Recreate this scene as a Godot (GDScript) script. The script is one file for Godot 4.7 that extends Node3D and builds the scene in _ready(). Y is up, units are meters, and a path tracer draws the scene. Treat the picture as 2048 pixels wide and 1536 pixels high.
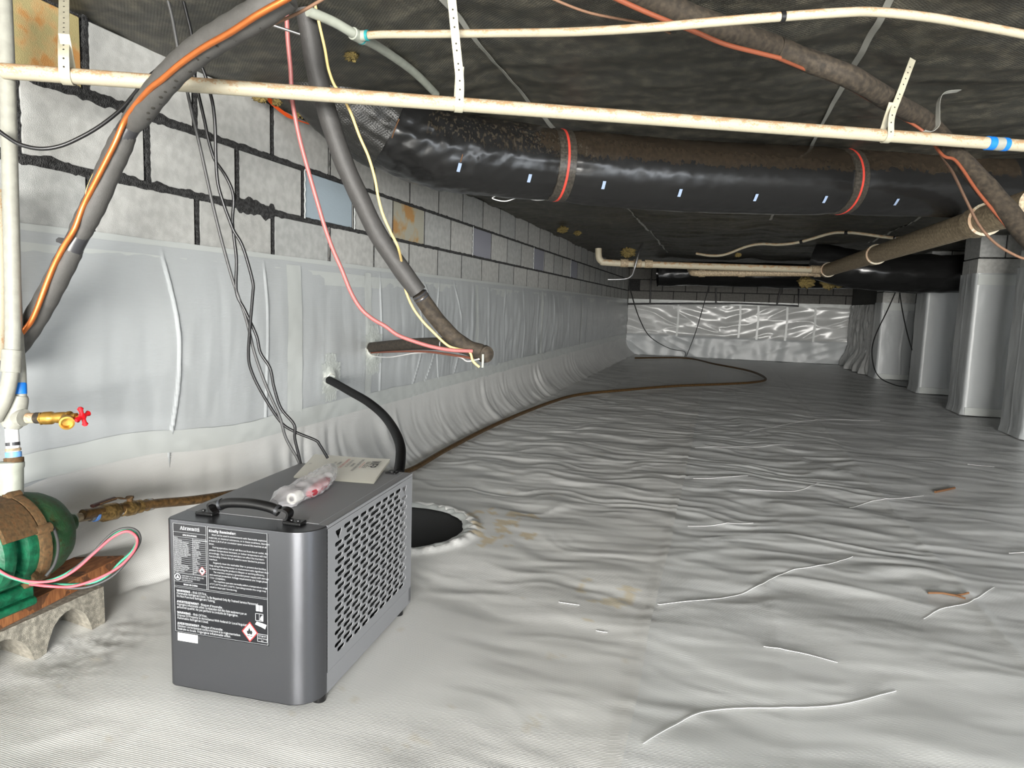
extends Node3D
# A vapour-sealed crawl space: block wall, white liner, plumbing, an air duct and a dehumidifier.
# Units are metres, y is up, the floor is y = 0, the long block wall is the plane x = 0 and runs away along -z.

const LINER_TOP := 1.0
const CEIL := 1.572
const DEPTH := -11.05
const BACK := 5.6

var M := {}
var used := {}
var fz := FastNoiseLite.new()
var fr := FastNoiseLite.new()
var fb := FastNoiseLite.new()


# Measured centre lines of the pipes, tubes and wires
const FOAM1A := [Vector3(0.865, 1.395, 0.767), Vector3(0.801, 1.363, 0.768), Vector3(0.719, 1.346, 0.748), Vector3(0.637, 1.326, 0.728), Vector3(0.558, 1.298, 0.706), Vector3(0.484, 1.264, 0.682), Vector3(0.423, 1.231, 0.661), Vector3(0.382, 1.212, 0.648)]
const FOAM1B := [Vector3(0.368, 1.195, 0.648), Vector3(0.349, 1.156, 0.653), Vector3(0.323, 1.106, 0.658), Vector3(0.292, 1.04, 0.665), Vector3(0.267, 0.995, 0.671), Vector3(0.248, 0.96, 0.675)]
const FOAM1C := [Vector3(0.24, 0.942, 0.677), Vector3(0.226, 0.919, 0.68), Vector3(0.191, 0.858, 0.687), Vector3(0.154, 0.796, 0.695), Vector3(0.113, 0.737, 0.703), Vector3(0.076, 0.692, 0.711), Vector3(0.054, 0.662, 0.715)]
const TAPE1A := [Vector3(0.392, 1.223, 0.643), Vector3(0.376, 1.204, 0.648), Vector3(0.361, 1.179, 0.652)]
const TAPE1B := [Vector3(0.253, 0.971, 0.672), Vector3(0.243, 0.95, 0.677), Vector3(0.235, 0.932, 0.68)]
const COPPER1 := [Vector3(0.891, 1.373, 0.799), Vector3(0.826, 1.347, 0.802), Vector3(0.753, 1.33, 0.782), Vector3(0.677, 1.315, 0.763), Vector3(0.607, 1.297, 0.744), Vector3(0.541, 1.275, 0.725), Vector3(0.497, 1.262, 0.712), Vector3(0.43, 1.235, 0.687), Vector3(0.392, 1.208, 0.677), Vector3(0.369, 1.161, 0.682), Vector3(0.327, 1.09, 0.689), Vector3(0.288, 1.028, 0.693), Vector3(0.27, 0.976, 0.702), Vector3(0.239, 0.933, 0.706), Vector3(0.211, 0.882, 0.712), Vector3(0.172, 0.783, 0.726), Vector3(0.148, 0.75, 0.731), Vector3(0.131, 0.734, 0.733), Vector3(0.099, 0.712, 0.735)]
const BROWN1 := [Vector3(0.907, 1.413, 0.7), Vector3(0.844, 1.391, 0.696), Vector3(0.773, 1.374, 0.691), Vector3(0.724, 1.362, 0.688), Vector3(0.662, 1.345, 0.684), Vector3(0.616, 1.329, 0.681), Vector3(0.589, 1.316, 0.679)]
const BROWN1B := [Vector3(0.341, 1.181, 0.663), Vector3(0.326, 1.153, 0.669), Vector3(0.308, 1.109, 0.677), Vector3(0.292, 1.07, 0.684), Vector3(0.287, 1.042, 0.687), Vector3(0.282, 1.02, 0.689)]
const ROD := [Vector3(0.688, 1.425, 0.584), Vector3(0.747, 1.411, 0.548)]
const FOAM2A := [Vector3(0.618, 1.56, 0.326), Vector3(0.624, 1.49, 0.313), Vector3(0.63, 1.421, 0.299), Vector3(0.643, 1.351, 0.283), Vector3(0.658, 1.28, 0.265), Vector3(0.682, 1.194, 0.242), Vector3(0.715, 1.107, 0.215), Vector3(0.752, 1.018, 0.185), Vector3(0.802, 0.933, 0.151), Vector3(0.844, 0.867, 0.122)]
const FOAM2B := [Vector3(0.847, 0.863, 0.122), Vector3(0.859, 0.838, 0.107), Vector3(0.885, 0.79, 0.075), Vector3(0.918, 0.744, 0.039), Vector3(0.953, 0.712, 0.005), Vector3(0.985, 0.699, -0.025)]
const SUCTION := [Vector3(-0, 0.606, -1.161), Vector3(0.207, 0.634, -0.939), Vector3(0.496, 0.671, -0.631), Vector3(0.723, 0.692, -0.388), Vector3(0.876, 0.699, -0.181), Vector3(0.982, 0.693, -0.034), Vector3(1.003, 0.692, -0.019)]
const RED2 := [Vector3(0.01, 0.58, -1.159), Vector3(0.34, 0.625, -0.771), Vector3(0.625, 0.658, -0.436), Vector3(0.827, 0.67, -0.197), Vector3(0.948, 0.675, -0.053)]
const WHITE2 := [Vector3(0.01, 0.564, -1.18), Vector3(0.266, 0.591, -0.873), Vector3(0.531, 0.641, -0.555), Vector3(0.737, 0.667, -0.309), Vector3(0.874, 0.669, -0.142), Vector3(0.923, 0.663, -0.079), Vector3(0.987, 0.678, -0.002)]
const PINK := [Vector3(0.589, 1.558, 0.367), Vector3(0.585, 1.481, 0.355), Vector3(0.585, 1.414, 0.344), Vector3(0.582, 1.352, 0.334), Vector3(0.585, 1.305, 0.326), Vector3(0.592, 1.242, 0.312), Vector3(0.606, 1.167, 0.295), Vector3(0.62, 1.094, 0.277), Vector3(0.633, 1.033, 0.263), Vector3(0.648, 0.975, 0.247), Vector3(0.666, 0.922, 0.231), Vector3(0.685, 0.861, 0.214), Vector3(0.706, 0.818, 0.198), Vector3(0.733, 0.79, 0.181), Vector3(0.763, 0.77, 0.162), Vector3(0.793, 0.746, 0.144), Vector3(0.829, 0.73, 0.122), Vector3(0.877, 0.714, 0.093), Vector3(0.925, 0.705, 0.063), Vector3(0.977, 0.703, 0.029)]
const CREAM := [Vector3(0.663, 1.556, 0.356), Vector3(0.672, 1.504, 0.348), Vector3(0.681, 1.455, 0.34), Vector3(0.687, 1.411, 0.334), Vector3(0.698, 1.375, 0.326), Vector3(0.714, 1.351, 0.318), Vector3(0.733, 1.313, 0.307), Vector3(0.753, 1.254, 0.294), Vector3(0.772, 1.206, 0.282), Vector3(0.786, 1.153, 0.273), Vector3(0.793, 1.105, 0.266), Vector3(0.803, 1.062, 0.258), Vector3(0.821, 1.017, 0.247), Vector3(0.838, 0.978, 0.237), Vector3(0.796, 0.928, 0.119), Vector3(0.801, 0.875, 0.113), Vector3(0.819, 0.826, 0.103), Vector3(0.844, 0.788, 0.091), Vector3(0.87, 0.759, 0.079), Vector3(0.909, 0.72, 0.061), Vector3(0.934, 0.709, 0.049), Vector3(0.968, 0.701, 0.032), Vector3(0.981, 0.674, 0.032), Vector3(1, 0.657, 0.028)]
const TAIL2 := [Vector3(1.004, 0.694, 0.012), Vector3(1.005, 0.674, 0.014), Vector3(1.005, 0.655, 0.016)]
const CABLE_A := [Vector3(0.314, 1.564, 0.458), Vector3(0.321, 1.522, 0.451), Vector3(0.327, 1.471, 0.445), Vector3(0.333, 1.408, 0.437), Vector3(0.343, 1.35, 0.429), Vector3(0.352, 1.285, 0.42), Vector3(0.362, 1.219, 0.41), Vector3(0.372, 1.147, 0.4), Vector3(0.381, 1.085, 0.392), Vector3(0.392, 1.016, 0.382), Vector3(0.403, 0.953, 0.372), Vector3(0.42, 0.871, 0.359), Vector3(0.444, 0.781, 0.343), Vector3(0.459, 0.689, 0.329), Vector3(0.484, 0.596, 0.312), Vector3(0.513, 0.51, 0.294), Vector3(0.525, 0.452, 0.284), Vector3(0.551, 0.395, 0.27), Vector3(0.557, 0.374, 0.266)]
const CABLE_B := [Vector3(0.35, 1.565, 0.447), Vector3(0.358, 1.523, 0.441), Vector3(0.364, 1.478, 0.434), Vector3(0.362, 1.432, 0.431), Vector3(0.364, 1.374, 0.425), Vector3(0.369, 1.346, 0.421), Vector3(0.379, 1.282, 0.412), Vector3(0.385, 1.236, 0.406), Vector3(0.395, 1.189, 0.398), Vector3(0.405, 1.17, 0.392), Vector3(0.42, 1.145, 0.385), Vector3(0.432, 1.112, 0.377), Vector3(0.434, 1.082, 0.374), Vector3(0.428, 1.036, 0.372), Vector3(0.429, 0.992, 0.368), Vector3(0.431, 0.934, 0.362), Vector3(0.425, 0.85, 0.356), Vector3(0.443, 0.803, 0.346), Vector3(0.467, 0.736, 0.331), Vector3(0.474, 0.69, 0.324), Vector3(0.496, 0.648, 0.313), Vector3(0.503, 0.597, 0.306), Vector3(0.517, 0.537, 0.295), Vector3(0.548, 0.491, 0.279), Vector3(0.548, 0.452, 0.276), Vector3(0.556, 0.403, 0.269), Vector3(0.56, 0.374, 0.265)]
const CABLE_C := [Vector3(0.414, 1.404, 0.468), Vector3(0.424, 1.372, 0.46), Vector3(0.43, 1.337, 0.452), Vector3(0.434, 1.3, 0.445), Vector3(0.433, 1.248, 0.438), Vector3(0.427, 1.182, 0.43), Vector3(0.425, 1.123, 0.422), Vector3(0.432, 1.076, 0.412), Vector3(0.442, 1.036, 0.403), Vector3(0.45, 1.006, 0.395), Vector3(0.464, 0.975, 0.384), Vector3(0.474, 0.931, 0.374), Vector3(0.482, 0.875, 0.363), Vector3(0.479, 0.849, 0.36), Vector3(0.471, 0.804, 0.356), Vector3(0.465, 0.771, 0.353), Vector3(0.452, 0.69, 0.345), Vector3(0.453, 0.644, 0.337), Vector3(0.473, 0.582, 0.32), Vector3(0.512, 0.5, 0.292), Vector3(0.543, 0.471, 0.273), Vector3(0.592, 0.445, 0.244), Vector3(0.603, 0.43, 0.237), Vector3(0.62, 0.392, 0.224)]
const CABLE_D := [Vector3(0.148, 1.18, 0.773), Vector3(0.162, 1.167, 0.764), Vector3(0.184, 1.152, 0.751), Vector3(0.217, 1.146, 0.732), Vector3(0.249, 1.155, 0.711), Vector3(0.28, 1.177, 0.688), Vector3(0.311, 1.207, 0.663), Vector3(0.34, 1.247, 0.635), Vector3(0.359, 1.287, 0.613), Vector3(0.373, 1.322, 0.595), Vector3(0.394, 1.353, 0.575)]
const PEX := [Vector3(0.723, 1.52, 0.236), Vector3(0.777, 1.52, 0.236), Vector3(0.903, 1.512, 0.235), Vector3(1.101, 1.5, 0.234), Vector3(1.298, 1.473, 0.276), Vector3(1.474, 1.455, 0.314), Vector3(1.632, 1.45, 0.33), Vector3(1.743, 1.465, 0.29), Vector3(1.865, 1.48, 0.247), Vector3(1.941, 1.494, 0.198), Vector3(2.054, 1.502, 0.127), Vector3(2.173, 1.503, 0.053), Vector3(2.33, 1.5, -0.044)]
const GREY := [Vector3(0.66, 1.53, 0.382), Vector3(0.689, 1.529, 0.311), Vector3(0.715, 1.52, 0.238), Vector3(0.716, 1.531, 0.134), Vector3(0.712, 1.541, -0.034), Vector3(0.705, 1.544, -0.171), Vector3(0.692, 1.54, -0.337)]
const FOAM3A := [Vector3(1.412, 1.525, 0.371), Vector3(1.485, 1.525, 0.264), Vector3(1.6, 1.515, 0.14), Vector3(1.751, 1.51, -0.021)]
const FOAM3B := [Vector3(1.759, 1.51, -0.034), Vector3(1.848, 1.488, -0.085), Vector3(1.958, 1.46, -0.148), Vector3(2.087, 1.445, -0.328), Vector3(2.233, 1.428, -0.531), Vector3(2.289, 1.322, -0.452), Vector3(2.342, 1.233, -0.383), Vector3(2.384, 1.153, -0.32), Vector3(2.419, 1.084, -0.265), Vector3(2.46, 1.004, -0.201)]
const RED3 := [Vector3(1.396, 1.5, 0.381), Vector3(1.472, 1.485, 0.311), Vector3(1.566, 1.471, 0.226), Vector3(1.632, 1.461, 0.165), Vector3(1.713, 1.46, 0.091), Vector3(1.762, 1.46, 0.047)]
const COPPER3 := [Vector3(1.762, 1.46, 0.04), Vector3(1.847, 1.47, -0.103), Vector3(1.965, 1.483, -0.302), Vector3(2.078, 1.443, -0.385), Vector3(2.205, 1.397, -0.477), Vector3(2.25, 1.312, -0.416), Vector3(2.281, 1.289, -0.393), Vector3(2.325, 1.2, -0.344), Vector3(2.368, 1.127, -0.303), Vector3(2.419, 1.044, -0.257), Vector3(2.442, 0.985, -0.194)]
const BROWN3 := [Vector3(1.246, 1.535, 0.319), Vector3(1.329, 1.519, 0.257), Vector3(1.452, 1.52, 0.163), Vector3(1.496, 1.53, 0.069)]
const BROWN4 := [Vector3(2.25, 1.362, -0.518), Vector3(2.31, 1.292, -0.544), Vector3(2.369, 1.198, -0.569), Vector3(2.417, 1.127, -0.59), Vector3(2.475, 1.075, -0.614), Vector3(2.543, 1.042, -0.643), Vector3(2.585, 1.032, -0.661)]
const RIBBON := [Vector3(2.329, 1.545, -0.62), Vector3(2.277, 1.526, -0.564), Vector3(2.254, 1.496, -0.529), Vector3(2.242, 1.431, -0.472), Vector3(2.237, 1.401, -0.445), Vector3(2.218, 1.381, -0.432), Vector3(2.195, 1.381, -0.42)]
const BIG := [Vector3(2.572, 1.244, -5.089), Vector3(2.702, 1.253, -0.984)]
const FARA := [Vector3(0.558, 1.369, -4.459), Vector3(0.567, 1.288, -4.452), Vector3(0.596, 1.253, -4.456), Vector3(0.64, 1.245, -4.468), Vector3(1.015, 1.24, -4.588), Vector3(2.559, 1.244, -5.085)]
const FARB := [Vector3(1.34, 1.262, -5.253), Vector3(1.36, 1.219, -5.18), Vector3(1.406, 1.197, -5.108), Vector3(1.674, 1.203, -5.128), Vector3(2.588, 1.223, -5.196)]
const FARPEX := [Vector3(1.416, 1.348, -4.657), Vector3(1.536, 1.326, -4.575), Vector3(1.663, 1.329, -4.492), Vector3(1.822, 1.385, -4.381), Vector3(1.937, 1.404, -4.304), Vector3(2.086, 1.392, -4.205), Vector3(2.228, 1.405, -4.112), Vector3(2.425, 1.457, -3.978), Vector3(2.52, 1.459, -3.915), Vector3(2.614, 1.445, -3.853), Vector3(2.822, 1.399, -3.712), Vector3(2.95, 1.368, -3.327), Vector3(3.091, 1.367, -3.119), Vector3(3.245, 1.387, -2.891)]
const CONDUIT := [Vector3(0.678, 1.086, -4.303), Vector3(0.818, 1.095, -4.346), Vector3(0.876, 1.123, -4.366), Vector3(0.898, 1.177, -4.379), Vector3(0.931, 1.333, -4.407), Vector3(0.944, 1.418, -4.526)]
const FARCA := [Vector3(0.862, 1.079, -4.356), Vector3(0.839, 0.986, -4.727), Vector3(0.81, 0.713, -5.883), Vector3(0.835, 0.48, -7.01), Vector3(0.969, 0.262, -8.659), Vector3(1.112, 0.141, -10.163), Vector3(1.1, 0.02, -10.74)]
const FARCB := [Vector3(1.507, 1.127, -6.65), Vector3(1.409, 0.811, -7.852), Vector3(1.3, 0.477, -9.128), Vector3(1.118, 0.02, -10.899)]
const FARCC := [Vector3(3.401, 1.175, -6.164), Vector3(3.351, 0.906, -6.331), Vector3(3.293, 0.645, -6.493), Vector3(3.289, 0.464, -6.607), Vector3(3.354, 0.261, -6.753), Vector3(3.462, 0.131, -6.885), Vector3(3.653, 0.049, -7.072), Vector3(3.803, 0.02, -7.218)]
const FARCD := [Vector3(3.401, 1.175, -6.164), Vector3(3.469, 0.962, -6.286), Vector3(3.574, 0.701, -6.445), Vector3(3.678, 0.484, -6.583)]
const RODFRAME := [Vector3(0.022, 0.912, -10.98), Vector3(1.121, 0.954, -10.982), Vector3(1.969, 0.979, -10.983), Vector3(2.924, 0.966, -10.98), Vector3(2.901, 1.38, -10.98)]
const RODV1 := [Vector3(0.411, 1.39, -10.98), Vector3(0.419, 0.915, -10.98)]
const RODV2 := [Vector3(2.636, 1.4, -10.98), Vector3(2.577, 0.981, -10.98)]
const RODV3 := [Vector3(1.549, 1.238, -10.98), Vector3(1.565, 0.976, -10.98)]
const DRAIN := [Vector3(-0.005, 0.496, -0.761), Vector3(0.093, 0.481, -0.701), Vector3(0.206, 0.46, -0.629), Vector3(0.329, 0.436, -0.551), Vector3(0.433, 0.404, -0.478), Vector3(0.556, 0.382, -0.323), Vector3(0.649, 0.356, -0.185), Vector3(0.703, 0.332, -0.076), Vector3(0.755, 0.316, 0.046)]
const FLOORHOSE := [Vector3(0.16, 0.283, 0.612), Vector3(0.16, 0.266, 0.498), Vector3(0.165, 0.25, 0.383), Vector3(0.19, 0.23, 0.255), Vector3(0.2, 0.205, 0.064), Vector3(0.22, 0.154, -0.38), Vector3(0.25, 0.066, -0.82), Vector3(0.256, 0.022, -1.123), Vector3(0.239, 0.024, -1.693), Vector3(0.242, 0.024, -2.624), Vector3(0.321, 0.024, -3.776), Vector3(0.448, 0.024, -4.445), Vector3(0.789, 0.024, -5.039), Vector3(1.237, 0.024, -5.707), Vector3(1.755, 0.024, -6.247), Vector3(2.106, 0.024, -6.702), Vector3(2.242, 0.024, -7.237), Vector3(2.098, 0.024, -8.271), Vector3(1.622, 0.024, -9.253), Vector3(1.122, 0.024, -10.284), Vector3(0.349, 0.024, -9.658)]
const PIPEA := [Vector3(0.094, 1.485, 0.7), Vector3(0.106, 1.366, 0.71), Vector3(0.122, 1.201, 0.725), Vector3(0.137, 1.036, 0.741), Vector3(0.151, 0.871, 0.756), Vector3(0.161, 0.727, 0.77), Vector3(0.161, 0.656, 0.779), Vector3(0.152, 0.6, 0.788), Vector3(0.132, 0.552, 0.8)]
const PIPEB := [Vector3(0.056, 1.064, 0.709), Vector3(0.07, 0.95, 0.718), Vector3(0.078, 0.859, 0.727), Vector3(0.082, 0.768, 0.736), Vector3(0.082, 0.677, 0.747)]
const PIPEC := [Vector3(0.123, 0.86, 0.729), Vector3(0.138, 0.725, 0.741), Vector3(0.147, 0.658, 0.746), Vector3(0.153, 0.59, 0.752)]
const TEEV := [Vector3(0.148, 0.597, 0.753), Vector3(0.142, 0.556, 0.76), Vector3(0.137, 0.531, 0.764)]
const TEEH := [Vector3(0.131, 0.553, 0.763), Vector3(0.185, 0.552, 0.758)]
const NIPPLE := [Vector3(0.179, 0.552, 0.76), Vector3(0.199, 0.553, 0.755), Vector3(0.213, 0.554, 0.753)]
const BIB := [Vector3(0.212, 0.553, 0.753), Vector3(0.311, 0.562, 0.735)]
const BIBOUT := [Vector3(0.276, 0.557, 0.746), Vector3(0.303, 0.549, 0.766), Vector3(0.32, 0.547, 0.782)]
const BARREL := [Vector3(0.136, 0.533, 0.764), Vector3(0.147, 0.449, 0.771)]
const FITTING := [Vector3(0.14, 0.449, 0.773), Vector3(0.146, 0.361, 0.782)]
const WIRE_RED := [Vector3(0.242, 0.261, 0.897), Vector3(0.26, 0.238, 0.88), Vector3(0.286, 0.221, 0.856), Vector3(0.318, 0.217, 0.826), Vector3(0.342, 0.233, 0.797), Vector3(0.362, 0.264, 0.763), Vector3(0.38, 0.291, 0.732), Vector3(0.4, 0.301, 0.71), Vector3(0.413, 0.283, 0.697), Vector3(0.419, 0.261, 0.709), Vector3(0.41, 0.236, 0.732), Vector3(0.394, 0.219, 0.755), Vector3(0.369, 0.206, 0.785), Vector3(0.343, 0.201, 0.812), Vector3(0.314, 0.209, 0.84), Vector3(0.277, 0.212, 0.85)]
const WIRE_GREEN := [Vector3(0.242, 0.255, 0.897), Vector3(0.266, 0.231, 0.874), Vector3(0.294, 0.217, 0.847), Vector3(0.322, 0.222, 0.816), Vector3(0.346, 0.245, 0.781), Vector3(0.365, 0.278, 0.745), Vector3(0.384, 0.301, 0.715), Vector3(0.399, 0.302, 0.698), Vector3(0.407, 0.283, 0.688), Vector3(0.407, 0.255, 0.703), Vector3(0.391, 0.231, 0.725), Vector3(0.377, 0.207, 0.746), Vector3(0.352, 0.194, 0.769), Vector3(0.307, 0.198, 0.804), Vector3(0.262, 0.207, 0.838), Vector3(0.23, 0.229, 0.862)]
const WIRE_BLACK := [Vector3(0.237, 0.255, 0.893), Vector3(0.256, 0.233, 0.877), Vector3(0.289, 0.219, 0.848), Vector3(0.319, 0.218, 0.82), Vector3(0.339, 0.236, 0.794), Vector3(0.358, 0.264, 0.765), Vector3(0.378, 0.3, 0.73), Vector3(0.399, 0.308, 0.708), Vector3(0.414, 0.296, 0.694), Vector3(0.412, 0.269, 0.688), Vector3(0.405, 0.242, 0.707), Vector3(0.389, 0.208, 0.737), Vector3(0.363, 0.19, 0.766), Vector3(0.334, 0.188, 0.792), Vector3(0.298, 0.201, 0.821), Vector3(0.256, 0.22, 0.855)]
const PUMPCORD := [Vector3(0.191, 0.341, 0.755), Vector3(0.227, 0.327, 0.761), Vector3(0.267, 0.295, 0.775), Vector3(0.287, 0.268, 0.789), Vector3(0.294, 0.241, 0.806), Vector3(0.291, 0.222, 0.824)]
const TORN := [Vector3(0.05, 1.554, -0.301), Vector3(0.051, 1.541, -0.334), Vector3(0.056, 1.523, -0.387), Vector3(0.068, 1.513, -0.45), Vector3(0.09, 1.512, -0.544)]
const THREAD := [Vector3(0.743, 1.306, -0.834), Vector3(0.75, 1.283, -0.842), Vector3(0.735, 1.27, -0.843), Vector3(0.78, 1.263, -0.873), Vector3(0.832, 1.283, -0.912), Vector3(0.896, 1.278, -0.955), Vector3(0.96, 1.293, -1.001)]
const STRAW1 := [Vector3(0.57, 1.456, -0.308), Vector3(0.559, 1.422, -0.3), Vector3(0.551, 1.391, -0.294)]
const STRAW2 := [Vector3(0.712, 1.396, -0.552), Vector3(0.709, 1.378, -0.552), Vector3(0.704, 1.358, -0.55)]
const RINGS := [[0.893, 0.9008], [0.9008, 0.9108], [0.9108, 0.9165]]
const HANGER := [[Vector3(0.238, 1.315, 0.674), Vector3(0.086, 1.555, 0.541)], [Vector3(1.015, 1.324, 0.280), Vector3(1.004, 1.560, 0.313)], [Vector3(2.067, 1.335, -0.253), Vector3(2.128, 1.552, -0.312)]]
const MARKS := [[0.694, 1.344, -0.562], [0.930, 1.321, -0.733], [1.196, 1.307, -0.873], [1.474, 1.299, -1.027], [1.764, 1.317, -1.209], [2.055, 1.339, -1.381], [2.371, 1.352, -1.560]]
const TUFTS := [[0.060, 1.536, -0.250, 0.028, 0], [0.060, 1.545, -0.343, 0.020, 0], [0.070, 1.545, -0.480, 0.030, 0], [0.080, 1.532, -0.539, 0.022, 0], [0.576, 1.550, 0.026, 0.022, 1], [0.050, 1.601, -4.301, 0.035, 1], [0.250, 1.522, -4.310, 0.050, 1], [0.350, 1.511, -4.498, 0.035, 1], [0.797, 1.353, -4.685, 0.070, 1], [2.516, 1.173, -6.218, 0.090, 1], [2.787, 1.198, -6.301, 0.130, 1], [1.774, 1.339, -4.656, 0.030, 1]]
const TUFT_LABELS := ["scrap of yellow glass wool stuck to the netting beside the short grey pipe", "small yellow glass wool scrap where ceiling meets the block wall", "orange yellow glass wool scrap hanging just off the block wall", "pale glass wool scrap hanging farther out from the block wall", "yellow wool lump above the far pipe's first coupling", "small yellow wool wad hanging over the far wall", "large brown yellow wool wad below the drain pipe's far coupling", "limp strip of wool hanging before the snaking white pipe"]
const FOLDS := [[0.80, 0.008, 0.0, 0.006], [0.163, 0.0045, -0.045, 0.017], [-0.335, 0.0042, -0.01, 0.013], [-1.275, 0.006, 0.0, 0.013], [-1.66, 0.008, -0.12, 0.012], [-1.82, 0.007, -0.16, 0.012], [-2.05, 0.007, 0.06, 0.013], [-2.3, 0.009, -0.12, 0.012], [-2.66, 0.008, 0.03, 0.012], [-3.0, 0.009, 0.0, 0.013], [-3.42, 0.01, 0.04, 0.014], [-3.95, 0.011, 0.0, 0.015], [-4.5, 0.012, 0.05, 0.015], [-5.1, 0.014, 0.0, 0.016], [-5.9, 0.016, 0.05, 0.018], [-6.9, 0.02, 0.0, 0.02]]
const CREASES := [[1.57, 0.64, 1.62, 0.56, 1.66, 0.5, 1.72, 0.45, 1.88, 0.39, 1.99, 0.33, 2.1, 0.24], [1.54, -0.03, 1.66, -0.11, 1.76, -0.2, 1.82, -0.28, 1.93, -0.45, 2.04, -0.54, 2.16, -0.68], [1.8, -1.5, 2.06, -1.61, 2.19, -1.8], [2.26, -1.37, 2.37, -1.53, 2.52, -1.64, 2.65, -1.77], [1.91, -3.24, 2.14, -3.63, 2.31, -3.92, 2.56, -4.15, 2.95, -4.27], [1.58, -1.64, 1.71, -1.7, 1.85, -1.81], [1.56, -2.48, 1.83, -2.6, 2.17, -2.86], [2.27, -0.22, 2.33, -0.3, 2.43, -0.39, 2.55, -0.55], [3.1, -2.67, 3.24, -2.68], [1.59, -0.82, 1.71, -0.89, 1.84, -0.96], [2.73, -0.96, 2.81, -1.0], [1.4, 0.19, 1.43, 0.19], [1.27, 0.06, 1.33, 0.06], [1.82, 0.13, 1.91, 0.13, 1.99, 0.15]]


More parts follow.
